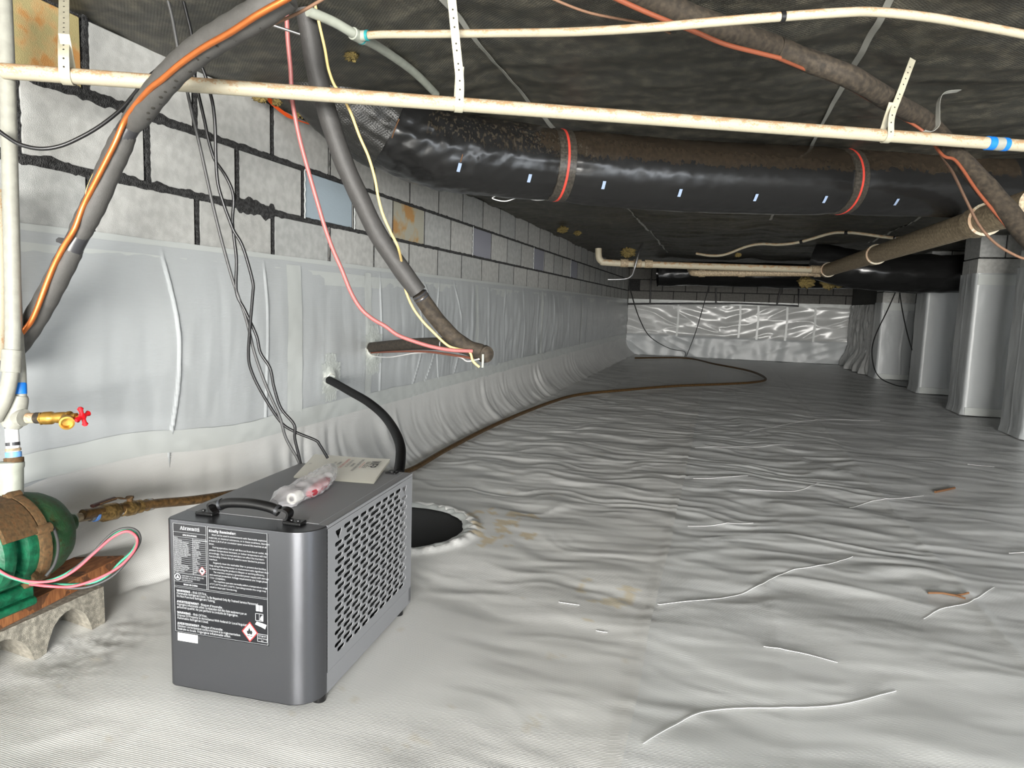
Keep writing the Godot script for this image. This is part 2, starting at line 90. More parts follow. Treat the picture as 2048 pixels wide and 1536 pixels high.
class MB:
	var v := PackedVector3Array()
	var n := PackedVector3Array()
	var t := PackedVector2Array()
	var c := PackedColorArray()
	var ix := PackedInt32Array()
	var xf := Transform3D()

	func p(pos: Vector3, nor: Vector3, uv := Vector2.ZERO) -> int:
		v.append(xf * pos)
		n.append((xf.basis * nor).normalized())
		t.append(uv)
		return v.size() - 1

	func tri(a: int, b: int, d: int) -> void:
		var g := (v[b] - v[a]).cross(v[d] - v[a])
		if g.dot(n[a] + n[b] + n[d]) > 0.0:
			ix.append(a); ix.append(d); ix.append(b)
		else:
			ix.append(a); ix.append(b); ix.append(d)

	func quad(a: int, b: int, d: int, e: int) -> void:
		tri(a, b, d)
		tri(a, d, e)

	func poly(pts: Array, nor: Vector3) -> void:
		var k := []
		for q in pts:
			k.append(p(q, nor, Vector2(q.x + q.z, q.y)))
		for i in range(1, k.size() - 1):
			tri(k[0], k[i], k[i + 1])

	func box(cen: Vector3, size: Vector3, ch := 0.002) -> void:
		var h := size * 0.5
		ch = minf(ch, minf(h.x, minf(h.y, h.z)) * 0.9)
		for a in 3:
			var b := (a + 1) % 3
			var d := (a + 2) % 3
			for s in [-1.0, 1.0]:
				var nor := Vector3.ZERO
				nor[a] = s
				var k := []
				for q in [[-1.0, -1.0], [1.0, -1.0], [1.0, 1.0], [-1.0, 1.0]]:
					k.append(p(_bc(cen, h, ch, a, b, d, s, q[0], q[1]), nor, Vector2((q[0] * 0.5 + 0.5) * size[b], (q[1] * 0.5 + 0.5) * size[d])))
				quad(k[0], k[1], k[2], k[3])
				if ch > 0.0:
					for s2 in [-1.0, 1.0]:
						var nor2 := Vector3.ZERO
						nor2[b] = s2
						var e0 := p(_bc(cen, h, ch, a, b, d, s, s2, -1.0), nor)
						var e1 := p(_bc(cen, h, ch, a, b, d, s, s2, 1.0), nor)
						var g0 := p(_bc(cen, h, ch, b, d, a, s2, -1.0, s), nor2)
						var g1 := p(_bc(cen, h, ch, b, d, a, s2, 1.0, s), nor2)
						quad(e0, e1, g1, g0)
		if ch > 0.0:
			for sx in [-1.0, 1.0]:
				for sy in [-1.0, 1.0]:
					for sz in [-1.0, 1.0]:
						var a0 := p(_bc(cen, h, ch, 0, 1, 2, sx, sy, sz), Vector3(sx, 0, 0))
						var b0 := p(_bc(cen, h, ch, 1, 2, 0, sy, sz, sx), Vector3(0, sy, 0))
						var c0 := p(_bc(cen, h, ch, 2, 0, 1, sz, sx, sy), Vector3(0, 0, sz))
						tri(a0, b0, c0)

	func _bc(cen: Vector3, h: Vector3, ch: float, a: int, b: int, d: int, s: float, sb: float, sd: float) -> Vector3:
		var o := cen
		o[a] += s * h[a]
		o[b] += sb * (h[b] - ch)
		o[d] += sd * (h[d] - ch)
		return o

	# A swept tube. r is a number or one radius per path point. With flat = true, u = 0 is the top of the tube.
	func tube(path: PackedVector3Array, r, sides := 10, cap := true, squash := 1.0) -> void:
		var m := path.size()
		var prev := Vector3.ZERO
		var run := 0.0
		var rings := []
		for i in m:
			var tg := (path[mini(i + 1, m - 1)] - path[maxi(i - 1, 0)]).normalized()
			var side: Vector3
			if i == 0:
				side = tg.cross(Vector3.UP)
				if side.length() < 0.2:
					side = tg.cross(Vector3.FORWARD)
			else:
				side = prev - tg * prev.dot(tg)
				run += path[i].distance_to(path[i - 1])
			side = side.normalized()
			prev = side
			var up := side.cross(tg)
			var rad: float = r[i] if r is Array or r is PackedFloat32Array else r
			var ring := []
			for k in sides + 1:
				var a := TAU * k / sides
				var d := up * cos(a) * squash + side * sin(a)
				ring.append(p(path[i] + d * rad, up * cos(a) / squash + side * sin(a), Vector2(float(k) / sides, run)))
			rings.append(ring)
			if i > 0:
				for k in sides:
					quad(rings[i - 1][k], rings[i - 1][k + 1], ring[k + 1], ring[k])
		if cap:
			for e in [0, m - 1]:
				var tg2 := (path[0] - path[1]).normalized() if e == 0 else (path[m - 1] - path[m - 2]).normalized()
				var k2 := []
				for k in sides:
					k2.append(p(xf.affine_inverse() * v[rings[e][k]], tg2, Vector2(0.5, 0.5)))
				for k in range(1, sides - 1):
					tri(k2[0], k2[k], k2[k + 1])

	# A turned shape: profile of (radius, height) about the y axis of at.
	func lathe(prof: Array, at: Transform3D, seg := 24) -> void:
		var keep := xf
		xf = keep * at
		for i in range(prof.size() - 1):
			var a: Vector2 = prof[i]
			var b: Vector2 = prof[i + 1]
			if a.distance_to(b) < 1e-6:
				continue
			var na := _pn(prof, i, i + 1, i)
			var nb := _pn(prof, i, i + 1, i + 1)
			var last := []
			for k in seg + 1:
				var w := TAU * k / seg
				var d := Vector3(cos(w), 0, sin(w))
				var q := [p(d * a.x + Vector3(0, a.y, 0), d * na.x + Vector3(0, na.y, 0), Vector2(float(k) / seg, a.y)), p(d * b.x + Vector3(0, b.y, 0), d * nb.x + Vector3(0, nb.y, 0), Vector2(float(k) / seg, b.y))]
				if k > 0:
					quad(last[0], last[1], q[1], q[0])
				last = q
		xf = keep

	func _pn(prof: Array, i: int, j: int, at: int) -> Vector2:
		var d: Vector2 = prof[j] - prof[i]
		var own := Vector2(d.y, -d.x).normalized()
		var o := at - 1 if at == i else at + 1
		if o < 0 or o >= prof.size():
			return own
		var e: Vector2 = prof[at] - prof[o] if at == i else prof[o] - prof[at]
		var oth := Vector2(e.y, -e.x).normalized()
		return (own + oth).normalized() if own.dot(oth) > 0.75 else own

	# A flat strap of a width and thickness; side is the direction of its width.
	func strap(path: PackedVector3Array, w, th: float, side) -> void:
		var last := []
		var m := path.size()
		for i in m:
			var tg := (path[mini(i + 1, m - 1)] - path[maxi(i - 1, 0)]).normalized()
			var sd: Vector3 = side[i] if side is Array or side is PackedVector3Array else side
			sd = (sd - tg * sd.dot(tg)).normalized()
			var up := sd.cross(tg).normalized()
			var hw: float = (w[i] if w is Array or w is PackedFloat32Array else w) * 0.5
			var q := [path[i] + sd * hw + up * th * 0.5, path[i] - sd * hw + up * th * 0.5, path[i] - sd * hw - up * th * 0.5, path[i] + sd * hw - up * th * 0.5]
			var nn := [up, -sd, -up, sd]
			if i > 0:
				for k in 4:
					var k2 := (k + 1) % 4
					var nl: Vector3 = last[1][k]
					quad(p(last[0][k], nl), p(last[0][k2], nl), p(q[k2], nn[k]), p(q[k], nn[k]))
			if i == 0 or i == m - 1:
				var e := -tg if i == 0 else tg
				quad(p(q[0], e), p(q[1], e), p(q[2], e), p(q[3], e))
			last = [q, nn]

	# A surface through a grid of points, rows of equal length, smooth, facing the side that toward points to.
	func sheet(rows: Array, toward: Vector3, uvs := Vector2.ONE, colours: Array = []) -> void:
		var R := rows.size()
		var C: int = rows[0].size()
		var at := v.size()
		for i in R:
			var r0: PackedVector3Array = rows[maxi(i - 1, 0)]
			var r1: PackedVector3Array = rows[i]
			var r2: PackedVector3Array = rows[mini(i + 1, R - 1)]
			for j in C:
				var g := (r2[j] - r0[j]).cross(r1[mini(j + 1, C - 1)] - r1[maxi(j - 1, 0)])
				v.append(r1[j])
				n.append(g)
				t.append(Vector2(float(j) / (C - 1) * uvs.x, float(i) / (R - 1) * uvs.y))
			if colours.size():
				c.append_array(colours[i])
		var mid := at + (R / 2) * C + C / 2
		var sg := 1.0 if n[mid].dot(toward) > 0.0 else -1.0
		for k in range(at, v.size()):
			n[k] = (n[k] * sg).normalized()
		for i in R - 1:
			for j in C - 1:
				var a := at + i * C + j
				if sg > 0.0:
					ix.append_array(PackedInt32Array([a, a + 1, a + C, a + 1, a + C + 1, a + C]))
				else:
					ix.append_array(PackedInt32Array([a, a + C, a + 1, a + 1, a + C, a + C + 1]))

	# An upright prism over an outline of (x, z) corners; rounded smooths its sides.
	func prism(out: Array, y0: float, y1: float, ch := 0.002, rounded := false) -> void:
		var m := out.size()
		var pk := PackedVector2Array(out)
		var mid := Vector2.ZERO
		for q in out:
			mid += q / m
		var ins := []
		for q in out:
			ins.append(q + (mid - q).normalized() * ch)
		for i in m:
			var j := (i + 1) % m
			var e: Vector2 = out[j] - out[i]
			var nn := Vector3(e.y, 0, -e.x).normalized()
			if Vector2(nn.x, nn.z).dot((out[i] + out[j]) * 0.5 - mid) < 0.0:
				nn = -nn
			var ni := nn
			var nj := nn
			if rounded:
				var e0: Vector2 = out[i] - out[(i + m - 1) % m]
				var e2: Vector2 = out[(j + 1) % m] - out[j]
				if absf(e.angle_to(e0)) < 0.5:
					ni = _on(e + e0, (out[i] as Vector2) - mid)
				if absf(e.angle_to(e2)) < 0.5:
					nj = _on(e + e2, (out[j] as Vector2) - mid)
			var w := e.length()
			quad(p(Vector3(out[i].x, y0 + ch, out[i].y), ni, Vector2(0, 0)), p(Vector3(out[j].x, y0 + ch, out[j].y), nj, Vector2(w, 0)), p(Vector3(out[j].x, y1 - ch, out[j].y), nj, Vector2(w, y1 - y0)), p(Vector3(out[i].x, y1 - ch, out[i].y), ni, Vector2(0, y1 - y0)))
			quad(p(Vector3(out[i].x, y1 - ch, out[i].y), ni), p(Vector3(out[j].x, y1 - ch, out[j].y), nj), p(Vector3(ins[j].x, y1, ins[j].y), Vector3.UP), p(Vector3(ins[i].x, y1, ins[i].y), Vector3.UP))
			quad(p(Vector3(out[i].x, y0 + ch, out[i].y), ni), p(Vector3(out[j].x, y0 + ch, out[j].y), nj), p(Vector3(ins[j].x, y0, ins[j].y), Vector3.DOWN), p(Vector3(ins[i].x, y0, ins[i].y), Vector3.DOWN))
		var tr := Geometry2D.triangulate_polygon(pk)
		for s in 2:
			var k := []
			for i in m:
				k.append(p(Vector3(ins[i].x, [y0, y1][s], ins[i].y), [Vector3.DOWN, Vector3.UP][s], ins[i]))
			for i in range(0, tr.size(), 3):
				tri(k[tr[i]], k[tr[i + 1]], k[tr[i + 2]])

	func _on(e: Vector2, away: Vector2) -> Vector3:
		var nn := Vector2(e.y, -e.x).normalized()
		if nn.dot(away) < 0.0:
			nn = -nn
		return Vector3(nn.x, 0, nn.y)

	func mesh() -> ArrayMesh:
		var A := []
		A.resize(Mesh.ARRAY_MAX)
		A[Mesh.ARRAY_VERTEX] = v
		A[Mesh.ARRAY_NORMAL] = n
		A[Mesh.ARRAY_TEX_UV] = t
		if c.size() == v.size():
			A[Mesh.ARRAY_COLOR] = c
		A[Mesh.ARRAY_INDEX] = ix
		var m := ArrayMesh.new()
		m.add_surface_from_arrays(Mesh.PRIMITIVE_TRIANGLES, A)
		return m

	func shift(by: Vector3) -> void:
		for i in v.size():
			v[i] -= by

	func low() -> Vector3:
		var a := v[0]
		var b := v[0]
		for q in v:
			a = a.min(q)
			b = b.max(q)
		return Vector3((a.x + b.x) * 0.5, a.y, (a.z + b.z) * 0.5)


func V(x: float, y: float, z: float) -> Vector3:
	return Vector3(x, y, z)


func numbered(called: String, parent: Node) -> String:
	var key := str(parent.get_instance_id()) + called
	var k: int = used.get(key, 0)
	used[key] = k + 1
	return called if k == 0 else "%s_%03d" % [called, k]


func tag(o: Node3D, label: String, category: String, group := "", kind := "") -> Node3D:
	if label:
		o.set_meta("label", label)
	if category:
		o.set_meta("category", category)
	if group:
		o.set_meta("group", group)
	if kind:
		o.set_meta("kind", kind)
	return o


func thing(called: String, label: String, category: String, at: Vector3, group := "", turn := 0.0) -> Node3D:
	var o := Node3D.new()
	o.name = numbered(called, self)
	add_child(o, true)
	o.position = at
	o.rotation.y = turn
	return tag(o, label, category, group)


# Commits a builder as one named mesh. World-space shapes under an unturned thing are moved into its axes.
func part(b: MB, called: String, mat: Material, parent: Node3D, local := false) -> MeshInstance3D:
	if not local:
		var off := Vector3.ZERO
		var q: Node = parent
		while q != self and q is Node3D:
			off += q.position
			q = q.get_parent()
		b.shift(off)
	return shared(b.mesh(), called, mat, parent)


func shared(m: Mesh, called: String, mat: Material, parent: Node3D) -> MeshInstance3D:
	var o := MeshInstance3D.new()
	o.name = numbered(called, parent)
	o.mesh = m
	o.material_override = mat
	parent.add_child(o, true)
	return o


# A thing that is a single mesh, its origin at its base.
func single(b: MB, called: String, mat: Material, label: String, category: String, group := "") -> MeshInstance3D:
	var base := b.low()
	b.shift(base)
	var o := shared(b.mesh(), called, mat, self)
	o.position = base
	tag(o, label, category, group)
	return o


func structure(called: String) -> Node3D:
	var o := Node3D.new()
	o.name = numbered(called, self)
	add_child(o, true)
	o.set_meta("kind", "structure")
	return o


func soft(pts: Array, sub := 6) -> PackedVector3Array:
	var out := PackedVector3Array()
	var m := pts.size()
	for i in m - 1:
		var a: Vector3 = pts[maxi(i - 1, 0)]
		var b: Vector3 = pts[i]
		var d: Vector3 = pts[i + 1]
		var e: Vector3 = pts[mini(i + 2, m - 1)]
		for k in sub:
			out.append(b.cubic_interpolate(d, a, e, float(k) / sub))
	out.append(pts[m - 1])
	return out


func line(pts: Array) -> PackedVector3Array:
	return PackedVector3Array(pts)


func tubed(pts: Array, r, sides := 10, sub := 6) -> MB:
	var b := MB.new()
	b.tube(soft(pts, sub), r, sides)
	return b


# The frame whose y axis runs from a to b, its origin at a.
func along(a: Vector3, b: Vector3) -> Transform3D:
	var y := (b - a).normalized()
	var x := y.cross(Vector3.UP)
	if x.length() < 0.1:
		x = y.cross(Vector3.FORWARD)
	x = x.normalized()
	return Transform3D(Basis(x, y, x.cross(y)), a)


func noise_tex(freq: float, oct: int, seedn: int, kind := FastNoiseLite.TYPE_SIMPLEX_SMOOTH, ramp: Array = [], size := 512, ridged := false) -> NoiseTexture2D:
	var f := FastNoiseLite.new()
	f.noise_type = kind
	f.seed = seedn
	f.frequency = freq
	f.fractal_octaves = oct
	f.fractal_type = FastNoiseLite.FRACTAL_RIDGED if ridged else FastNoiseLite.FRACTAL_FBM
	var tx := NoiseTexture2D.new()
	tx.width = size
	tx.height = size
	tx.seamless = true
	tx.noise = f
	if ramp.size():
		var g := Gradient.new()
		var off := PackedFloat32Array()
		var col := PackedColorArray()
		for q in ramp:
			off.append(q[0])
			col.append(q[1])
		g.offsets = off
		g.colors = col
		tx.color_ramp = g
	return tx


func mat(colour: Color, rough: float, metal := 0.0, spec := 0.5) -> StandardMaterial3D:
	var m := StandardMaterial3D.new()
	m.albedo_color = colour
	m.roughness = rough
	m.metallic = metal
	m.metallic_specular = spec
	return m


# Adds grain (relief of cm centimetres) and a tint texture, mapped in space at repeats per metre.
func grained(m: StandardMaterial3D, relief: Texture2D, cm: float, tint: Texture2D, per: float) -> StandardMaterial3D:
	m.uv1_triplanar = true
	m.uv1_world_triplanar = true
	m.uv1_scale = Vector3(per, per, per)
	if relief:
		m.heightmap_enabled = true
		m.heightmap_texture = relief
		m.heightmap_scale = cm
	if tint:
		m.albedo_texture = tint
	return m


func greys(lo: float, hi: float) -> Array:
	return [[0.25, Color(lo, lo, lo)], [0.75, Color(hi, hi, hi)]]


func _ready() -> void:
	# Camera, sky, light, exposure
	var cam := Camera3D.new()
	cam.name = "Camera"
	add_child(cam)
	cam.position = Vector3(1.663, 0.842, 1.941)
	cam.rotation = Vector3(-0.11382, 0.2862, 0.03195)
	cam.fov = rad_to_deg(2.0 * atan(768.0 / 1396.46))
	cam.near = 0.02
	cam.far = 100.0
	cam.current = true
	var env := Environment.new()
	env.background_mode = Environment.BG_SKY
	var sky := Sky.new()
	var sm := ProceduralSkyMaterial.new()
	sm.sky_top_color = Color(0.62, 0.72, 0.86)
	sm.sky_horizon_color = Color(0.93, 0.94, 0.95)
	sm.ground_bottom_color = Color(0.40, 0.40, 0.37)
	sm.ground_horizon_color = Color(0.62, 0.62, 0.58)
	sky.sky_material = sm
	env.sky = sky
	env.background_energy_multiplier = 6.0
	env.tonemap_mode = Environment.TONE_MAPPER_LINEAR
	env.tonemap_exposure = 1.06
	env.sdfgi_enabled = true
	env.ssao_enabled = true
	env.ssil_enabled = true
	var we := WorldEnvironment.new()
	we.environment = env
	add_child(we)
	# daylight through two openings outside the frame: the sunny doorway behind the camera and the shaded hatch in the right wall
	for q in [["doorway_daylight", Vector3(2.65, 0.80, BACK - 0.01), 0.0, 2.7, Color(1.0, 0.988, 0.965), 78.0], ["hatch_daylight", Vector3(5.64, 0.74, 2.9), PI * 0.5, 2.2, Color(0.95, 0.975, 1.0), 9.0]]:
		var day := AreaLight3D.new()
		day.name = q[0]
		day.area_size = Vector2(q[3], 1.2)
		day.light_color = q[4]
		day.light_energy = q[5]
		day.area_range = 20.0
		day.shadow_enabled = true
		add_child(day)
		day.position = q[1]
		day.rotation.y = q[2]

	fz.frequency = 1.0
	fz.seed = 5
	fz.fractal_octaves = 3
	fr.frequency = 1.0
	fr.seed = 11
	fr.fractal_octaves = 2
	fb.frequency = 1.0
	fb.seed = 23
	fb.fractal_octaves = 1
	make_materials()
	build_room()
	build_liners()
	build_piers()
	build_ducts()
	build_pipes()
	build_cables()
	build_pump()
	build_dehumidifier()
	build_small_things()


func make_materials() -> void:
	var fine := noise_tex(0.05, 4, 1)
	var grit := noise_tex(0.22, 3, 6)
	var pits := noise_tex(0.09, 3, 2, FastNoiseLite.TYPE_CELLULAR)
	var tone := noise_tex(0.012, 4, 3, FastNoiseLite.TYPE_SIMPLEX_SMOOTH, greys(0.92, 1.0))
	var grime := noise_tex(0.02, 5, 4, FastNoiseLite.TYPE_SIMPLEX_SMOOTH, greys(0.55, 1.0))
	var weave := weave_tex()
	var scrim := scrim_tex()
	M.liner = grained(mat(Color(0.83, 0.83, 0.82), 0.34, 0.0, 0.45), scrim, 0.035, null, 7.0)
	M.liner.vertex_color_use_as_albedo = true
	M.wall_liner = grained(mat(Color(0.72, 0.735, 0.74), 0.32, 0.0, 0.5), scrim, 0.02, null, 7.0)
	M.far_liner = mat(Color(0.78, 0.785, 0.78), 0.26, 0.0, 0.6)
	M.tape = mat(Color(0.77, 0.785, 0.775), 0.32)
	M.crease = mat(Color(0.87, 0.87, 0.87), 0.4)
	M.block = []
	for q in [Color(0.745, 0.745, 0.73), Color(0.765, 0.765, 0.75), Color(0.725, 0.73, 0.72)]:
		M.block.append(grained(mat(q, 0.9), grit, 0.07, tone, 3.0))
	M.block_shaded = grained(mat(Color(0.43, 0.425, 0.41), 0.95), grit, 0.07, tone, 3.0)  # long-wall blocks darkened: the far end's dimmer light put into the colour
	M.block_tan = grained(mat(Color(0.70, 0.625, 0.485), 0.9), grit, 0.07, noise_tex(0.008, 4, 9, FastNoiseLite.TYPE_SIMPLEX_SMOOTH, [[0.35, Color(0.92, 0.95, 0.86)], [0.55, Color(1.0, 0.95, 0.85)], [0.70, Color(1.0, 0.82, 0.62)]]), 2.4)
	M.block_stained = grained(mat(Color(0.72, 0.71, 0.67), 0.9), grit, 0.07, noise_tex(0.0045, 5, 12, FastNoiseLite.TYPE_SIMPLEX_SMOOTH, [[0.45, Color(0.95, 0.95, 0.92)], [0.62, Color(0.98, 0.89, 0.76)], [0.75, Color(1.0, 0.78, 0.52)]]), 2.1)
	M.block_blue = grained(mat(Color(0.66, 0.715, 0.75), 0.6), fine, 0.03, null, 3.0)
	M.block_violet = grained(mat(Color(0.60, 0.605, 0.645), 0.6), fine, 0.03, null, 3.0)
	M.mortar = grained(mat(Color(0.27, 0.27, 0.27), 0.95), pits, 0.5, grime, 5.0)
	M.net = grained(mat(Color(0.38, 0.375, 0.355), 0.45, 0.0, 0.45), weave, 0.15, noise_tex(0.009, 5, 14, FastNoiseLite.TYPE_SIMPLEX_SMOOTH, [[0.3, Color(0.72, 0.72, 0.70)], [0.6, Color(0.86, 0.85, 0.81)], [0.8, Color(1.0, 0.98, 0.92)]]), 3.0)
	M.net.vertex_color_use_as_albedo = true
	M.net_dark = grained(mat(Color(0.17, 0.168, 0.16), 0.4, 0.0, 0.5), weave, 0.15, null, 3.0)
	M.black_film = mat(Color(0.10, 0.10, 0.10), 0.22)
	M.duct = duct_material()
	M.pvc = dusty_pipe(Color(0.68, 0.65, 0.565), Color(0.62, 0.47, 0.33))
	M.pvc_clean = grained(mat(Color(0.60, 0.598, 0.56), 0.45), fine, 0.02, tone, 5.0)
	M.pvc_grey = grained(mat(Color(0.63, 0.645, 0.60), 0.45), fine, 0.01, tone, 4.0)
	M.pvc_old = grained(mat(Color(0.72, 0.645, 0.53), 0.6), fine, 0.01, noise_tex(0.025, 5, 34, FastNoiseLite.TYPE_SIMPLEX_SMOOTH, greys(0.68, 1.0)), 4.0)
	M.foam = grained(mat(Color(0.305, 0.30, 0.29), 0.62), fine, 0.04, tone, 6.0)
	M.foam_dark = grained(mat(Color(0.245, 0.24, 0.235), 0.6), fine, 0.04, tone, 6.0)
	M.foam_dusty = grained(mat(Color(0.27, 0.235, 0.19), 0.8), fine, 0.06, grime, 5.0)
	M.tape_black = mat(Color(0.21, 0.21, 0.22), 0.3)
	M.copper = grained(mat(Color(0.87, 0.50, 0.27), 0.34, 0.75), fine, 0.01, tone, 4.0)
	M.copper_red = mat(Color(0.50, 0.27, 0.18), 0.5)
	M.brown_wire = mat(Color(0.48, 0.36, 0.28), 0.6)
	M.pink = mat(Color(0.62, 0.37, 0.36), 0.4)
	M.cream = mat(Color(0.83, 0.72, 0.48), 0.5)
	M.cable = mat(Color(0.09, 0.09, 0.095), 0.35)
	M.cable_grey = mat(Color(0.26, 0.26, 0.26), 0.45)
	M.hanger = grained(mat(Color(0.70, 0.68, 0.60), 0.5), null, 0.0, tone, 6.0)
	M.hole = mat(Color(0.16, 0.15, 0.13), 0.9)
	M.ribbon = mat(Color(0.63, 0.63, 0.60), 0.35)
	M.band = grained(mat(Color(0.30, 0.28, 0.25), 0.35), null, 0.0, grime, 8.0)
	M.red_line = mat(Color(0.80, 0.27, 0.22), 0.45)
	M.print_blue = mat(Color(0.60, 0.67, 0.78), 0.4)
	M.primer_blue = mat(Color(0.10, 0.45, 0.80), 0.45)
	M.brass = grained(mat(Color(0.80, 0.62, 0.30), 0.33, 0.85), fine, 0.02, tone, 8.0)
	M.brass_old = grained(mat(Color(0.60, 0.49, 0.30), 0.45, 0.5), fine, 0.04, grime, 8.0)
	M.handle_red = mat(Color(0.85, 0.10, 0.14), 0.4)
	M.pump_green = grained(mat(Color(0.06, 0.40, 0.27), 0.45), fine, 0.05, noise_tex(0.012, 4, 30, FastNoiseLite.TYPE_SIMPLEX_SMOOTH, greys(0.7, 1.0)), 5.0)
	M.pump_worn = grained(mat(Color(0.20, 0.32, 0.21), 0.6), fine, 0.06, noise_tex(0.016, 5, 31, FastNoiseLite.TYPE_SIMPLEX_SMOOTH, [[0.3, Color(0.75, 0.95, 0.8)], [0.6, Color(1, 1, 1)], [0.8, Color(1.0, 0.72, 0.52)]]), 5.0)
	M.pump_rust = grained(mat(Color(0.37, 0.28, 0.18), 0.8), fine, 0.04, noise_tex(0.03, 5, 32, FastNoiseLite.TYPE_SIMPLEX_SMOOTH, [[0.3, Color(0.78, 0.78, 0.70)], [0.6, Color(1, 1, 0.95)], [0.85, Color(1.0, 0.86, 0.70)]]), 5.0)
	M.wood = wood_material()
	M.concrete = grained(mat(Color(0.60, 0.58, 0.53), 0.95), grit, 0.12, noise_tex(0.03, 5, 33, FastNoiseLite.TYPE_SIMPLEX_SMOOTH, greys(0.78, 1.0)), 4.0)
	M.hose = grained(mat(Color(0.40, 0.30, 0.17), 0.5), fine, 0.02, grime, 6.0)
	M.corrugated = mat(Color(0.075, 0.075, 0.078), 0.38)
	M.case = grained(mat(Color(0.37, 0.375, 0.39), 0.30, 0.85), noise_tex(0.2, 2, 40), 0.004, null, 20.0)
	M.case_side = grained(mat(Color(0.51, 0.515, 0.525), 0.5, 0.1), noise_tex(0.2, 2, 41), 0.004, null, 20.0)
	M.inside = mat(Color(0.24, 0.245, 0.245), 0.7)
	M.black_plastic = mat(Color(0.055, 0.055, 0.058), 0.32)
	M.label = mat(Color(0.085, 0.09, 0.105), 0.3)
	M.ink_label = mat(Color(0.70, 0.71, 0.72), 0.5)
	M.ink_white = mat(Color(0.92, 0.92, 0.92), 0.5)
	M.ink_black = mat(Color(0.07, 0.07, 0.08), 0.6)
	M.ink_grey = mat(Color(0.45, 0.44, 0.45), 0.6)
	M.ink_red = mat(Color(0.80, 0.16, 0.16), 0.5)
	M.paper = mat(Color(0.93, 0.925, 0.89), 0.7)
	M.steel = mat(Color(0.60, 0.60, 0.60), 0.3, 0.9)
	M.wool = grained(mat(Color(0.80, 0.70, 0.42), 0.95), pits, 1.2, grime, 9.0)
	M.orange_film = mat(Color(0.86, 0.33, 0.13), 0.5)
	M.twig = mat(Color(0.42, 0.29, 0.18), 0.85)
	M.pit_lid = grained(mat(Color(0.07, 0.07, 0.075), 0.55), fine, 0.05, null, 5.0)
	var bag := mat(Color(0.92, 0.91, 0.92, 0.32), 0.2)
	bag.transparency = BaseMaterial3D.TRANSPARENCY_ALPHA
	M.bag = bag
	var clear := mat(Color(0.86, 0.88, 0.86, 0.55), 0.22)
	clear.transparency = BaseMaterial3D.TRANSPARENCY_ALPHA
	M.clear_tape = clear
	M.ground = grained(mat(Color(0.52, 0.49, 0.43), 0.95), pits, 0.4, grime, 1.0)
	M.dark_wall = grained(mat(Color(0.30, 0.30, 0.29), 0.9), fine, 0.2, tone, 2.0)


# Woven black netting: crossing raised threads.
func weave_tex() -> ImageTexture:
	var im := Image.create_empty(256, 256, false, Image.FORMAT_L8)
	for y in 256:
		for x in 256:
			var a := fmod(x + y, 8.0) / 8.0
			var b := fmod(x - y + 256.0, 8.0) / 8.0
			var h := maxf(sin(a * PI), sin(b * PI))
			im.set_pixel(x, y, Color(h, h, h))
	return ImageTexture.create_from_image(im)


# Liner film: fine parallel threads of uneven height.
func scrim_tex() -> ImageTexture:
	var im := Image.create_empty(256, 256, false, Image.FORMAT_L8)
	var f := FastNoiseLite.new()
	f.frequency = 0.02
	f.seed = 77
	for y in 256:
		var lift := 0.5 + 0.5 * sin(y * TAU * 32.0 / 256.0)
		for x in 256:
			var h := lift * (0.5 + 0.9 * absf(f.get_noise_2d(minf(x, 256 - x) * 0.4, y * 3.0)))
			im.set_pixel(x, y, Color(h, h, h))
	return ImageTexture.create_from_image(im)


# Pipe whose upper side has caught brown dust in ragged specks and patches (u = 0 is the top).
func dusty_pipe(base: Color, dust: Color) -> StandardMaterial3D:
	var im := Image.create_empty(128, 1024, false, Image.FORMAT_RGB8)
	var f := FastNoiseLite.new()
	f.frequency = 0.05
	f.seed = 91
	f.fractal_octaves = 5
	f.fractal_gain = 0.62
	for x in 128:
		var up := cos(TAU * x / 128.0)
		for y in 1024:
			var s := f.get_noise_3d(cos(TAU * x / 128.0) * 20.0, sin(TAU * x / 128.0) * 20.0, y * 0.45)
			var fine := f.get_noise_3d(x * 4.0, y * 2.6, 300.0)
			var col := base
			if s * 0.8 + fine * 0.7 + up * 0.5 > 0.30:
				col = base.lerp(dust, 0.75)
			elif s + fine * 0.7 + up * 0.4 > 0.20:
				col = base.lerp(dust, 0.35)
			elif fine < -0.42:
				col = base.lerp(dust, 0.3)
			im.set_pixel(x, y, col)
	var m := mat(Color.WHITE, 0.5)
	m.albedo_texture = ImageTexture.create_from_image(im)
	m.uv1_scale = Vector3(1, 1.1, 1)
	return m


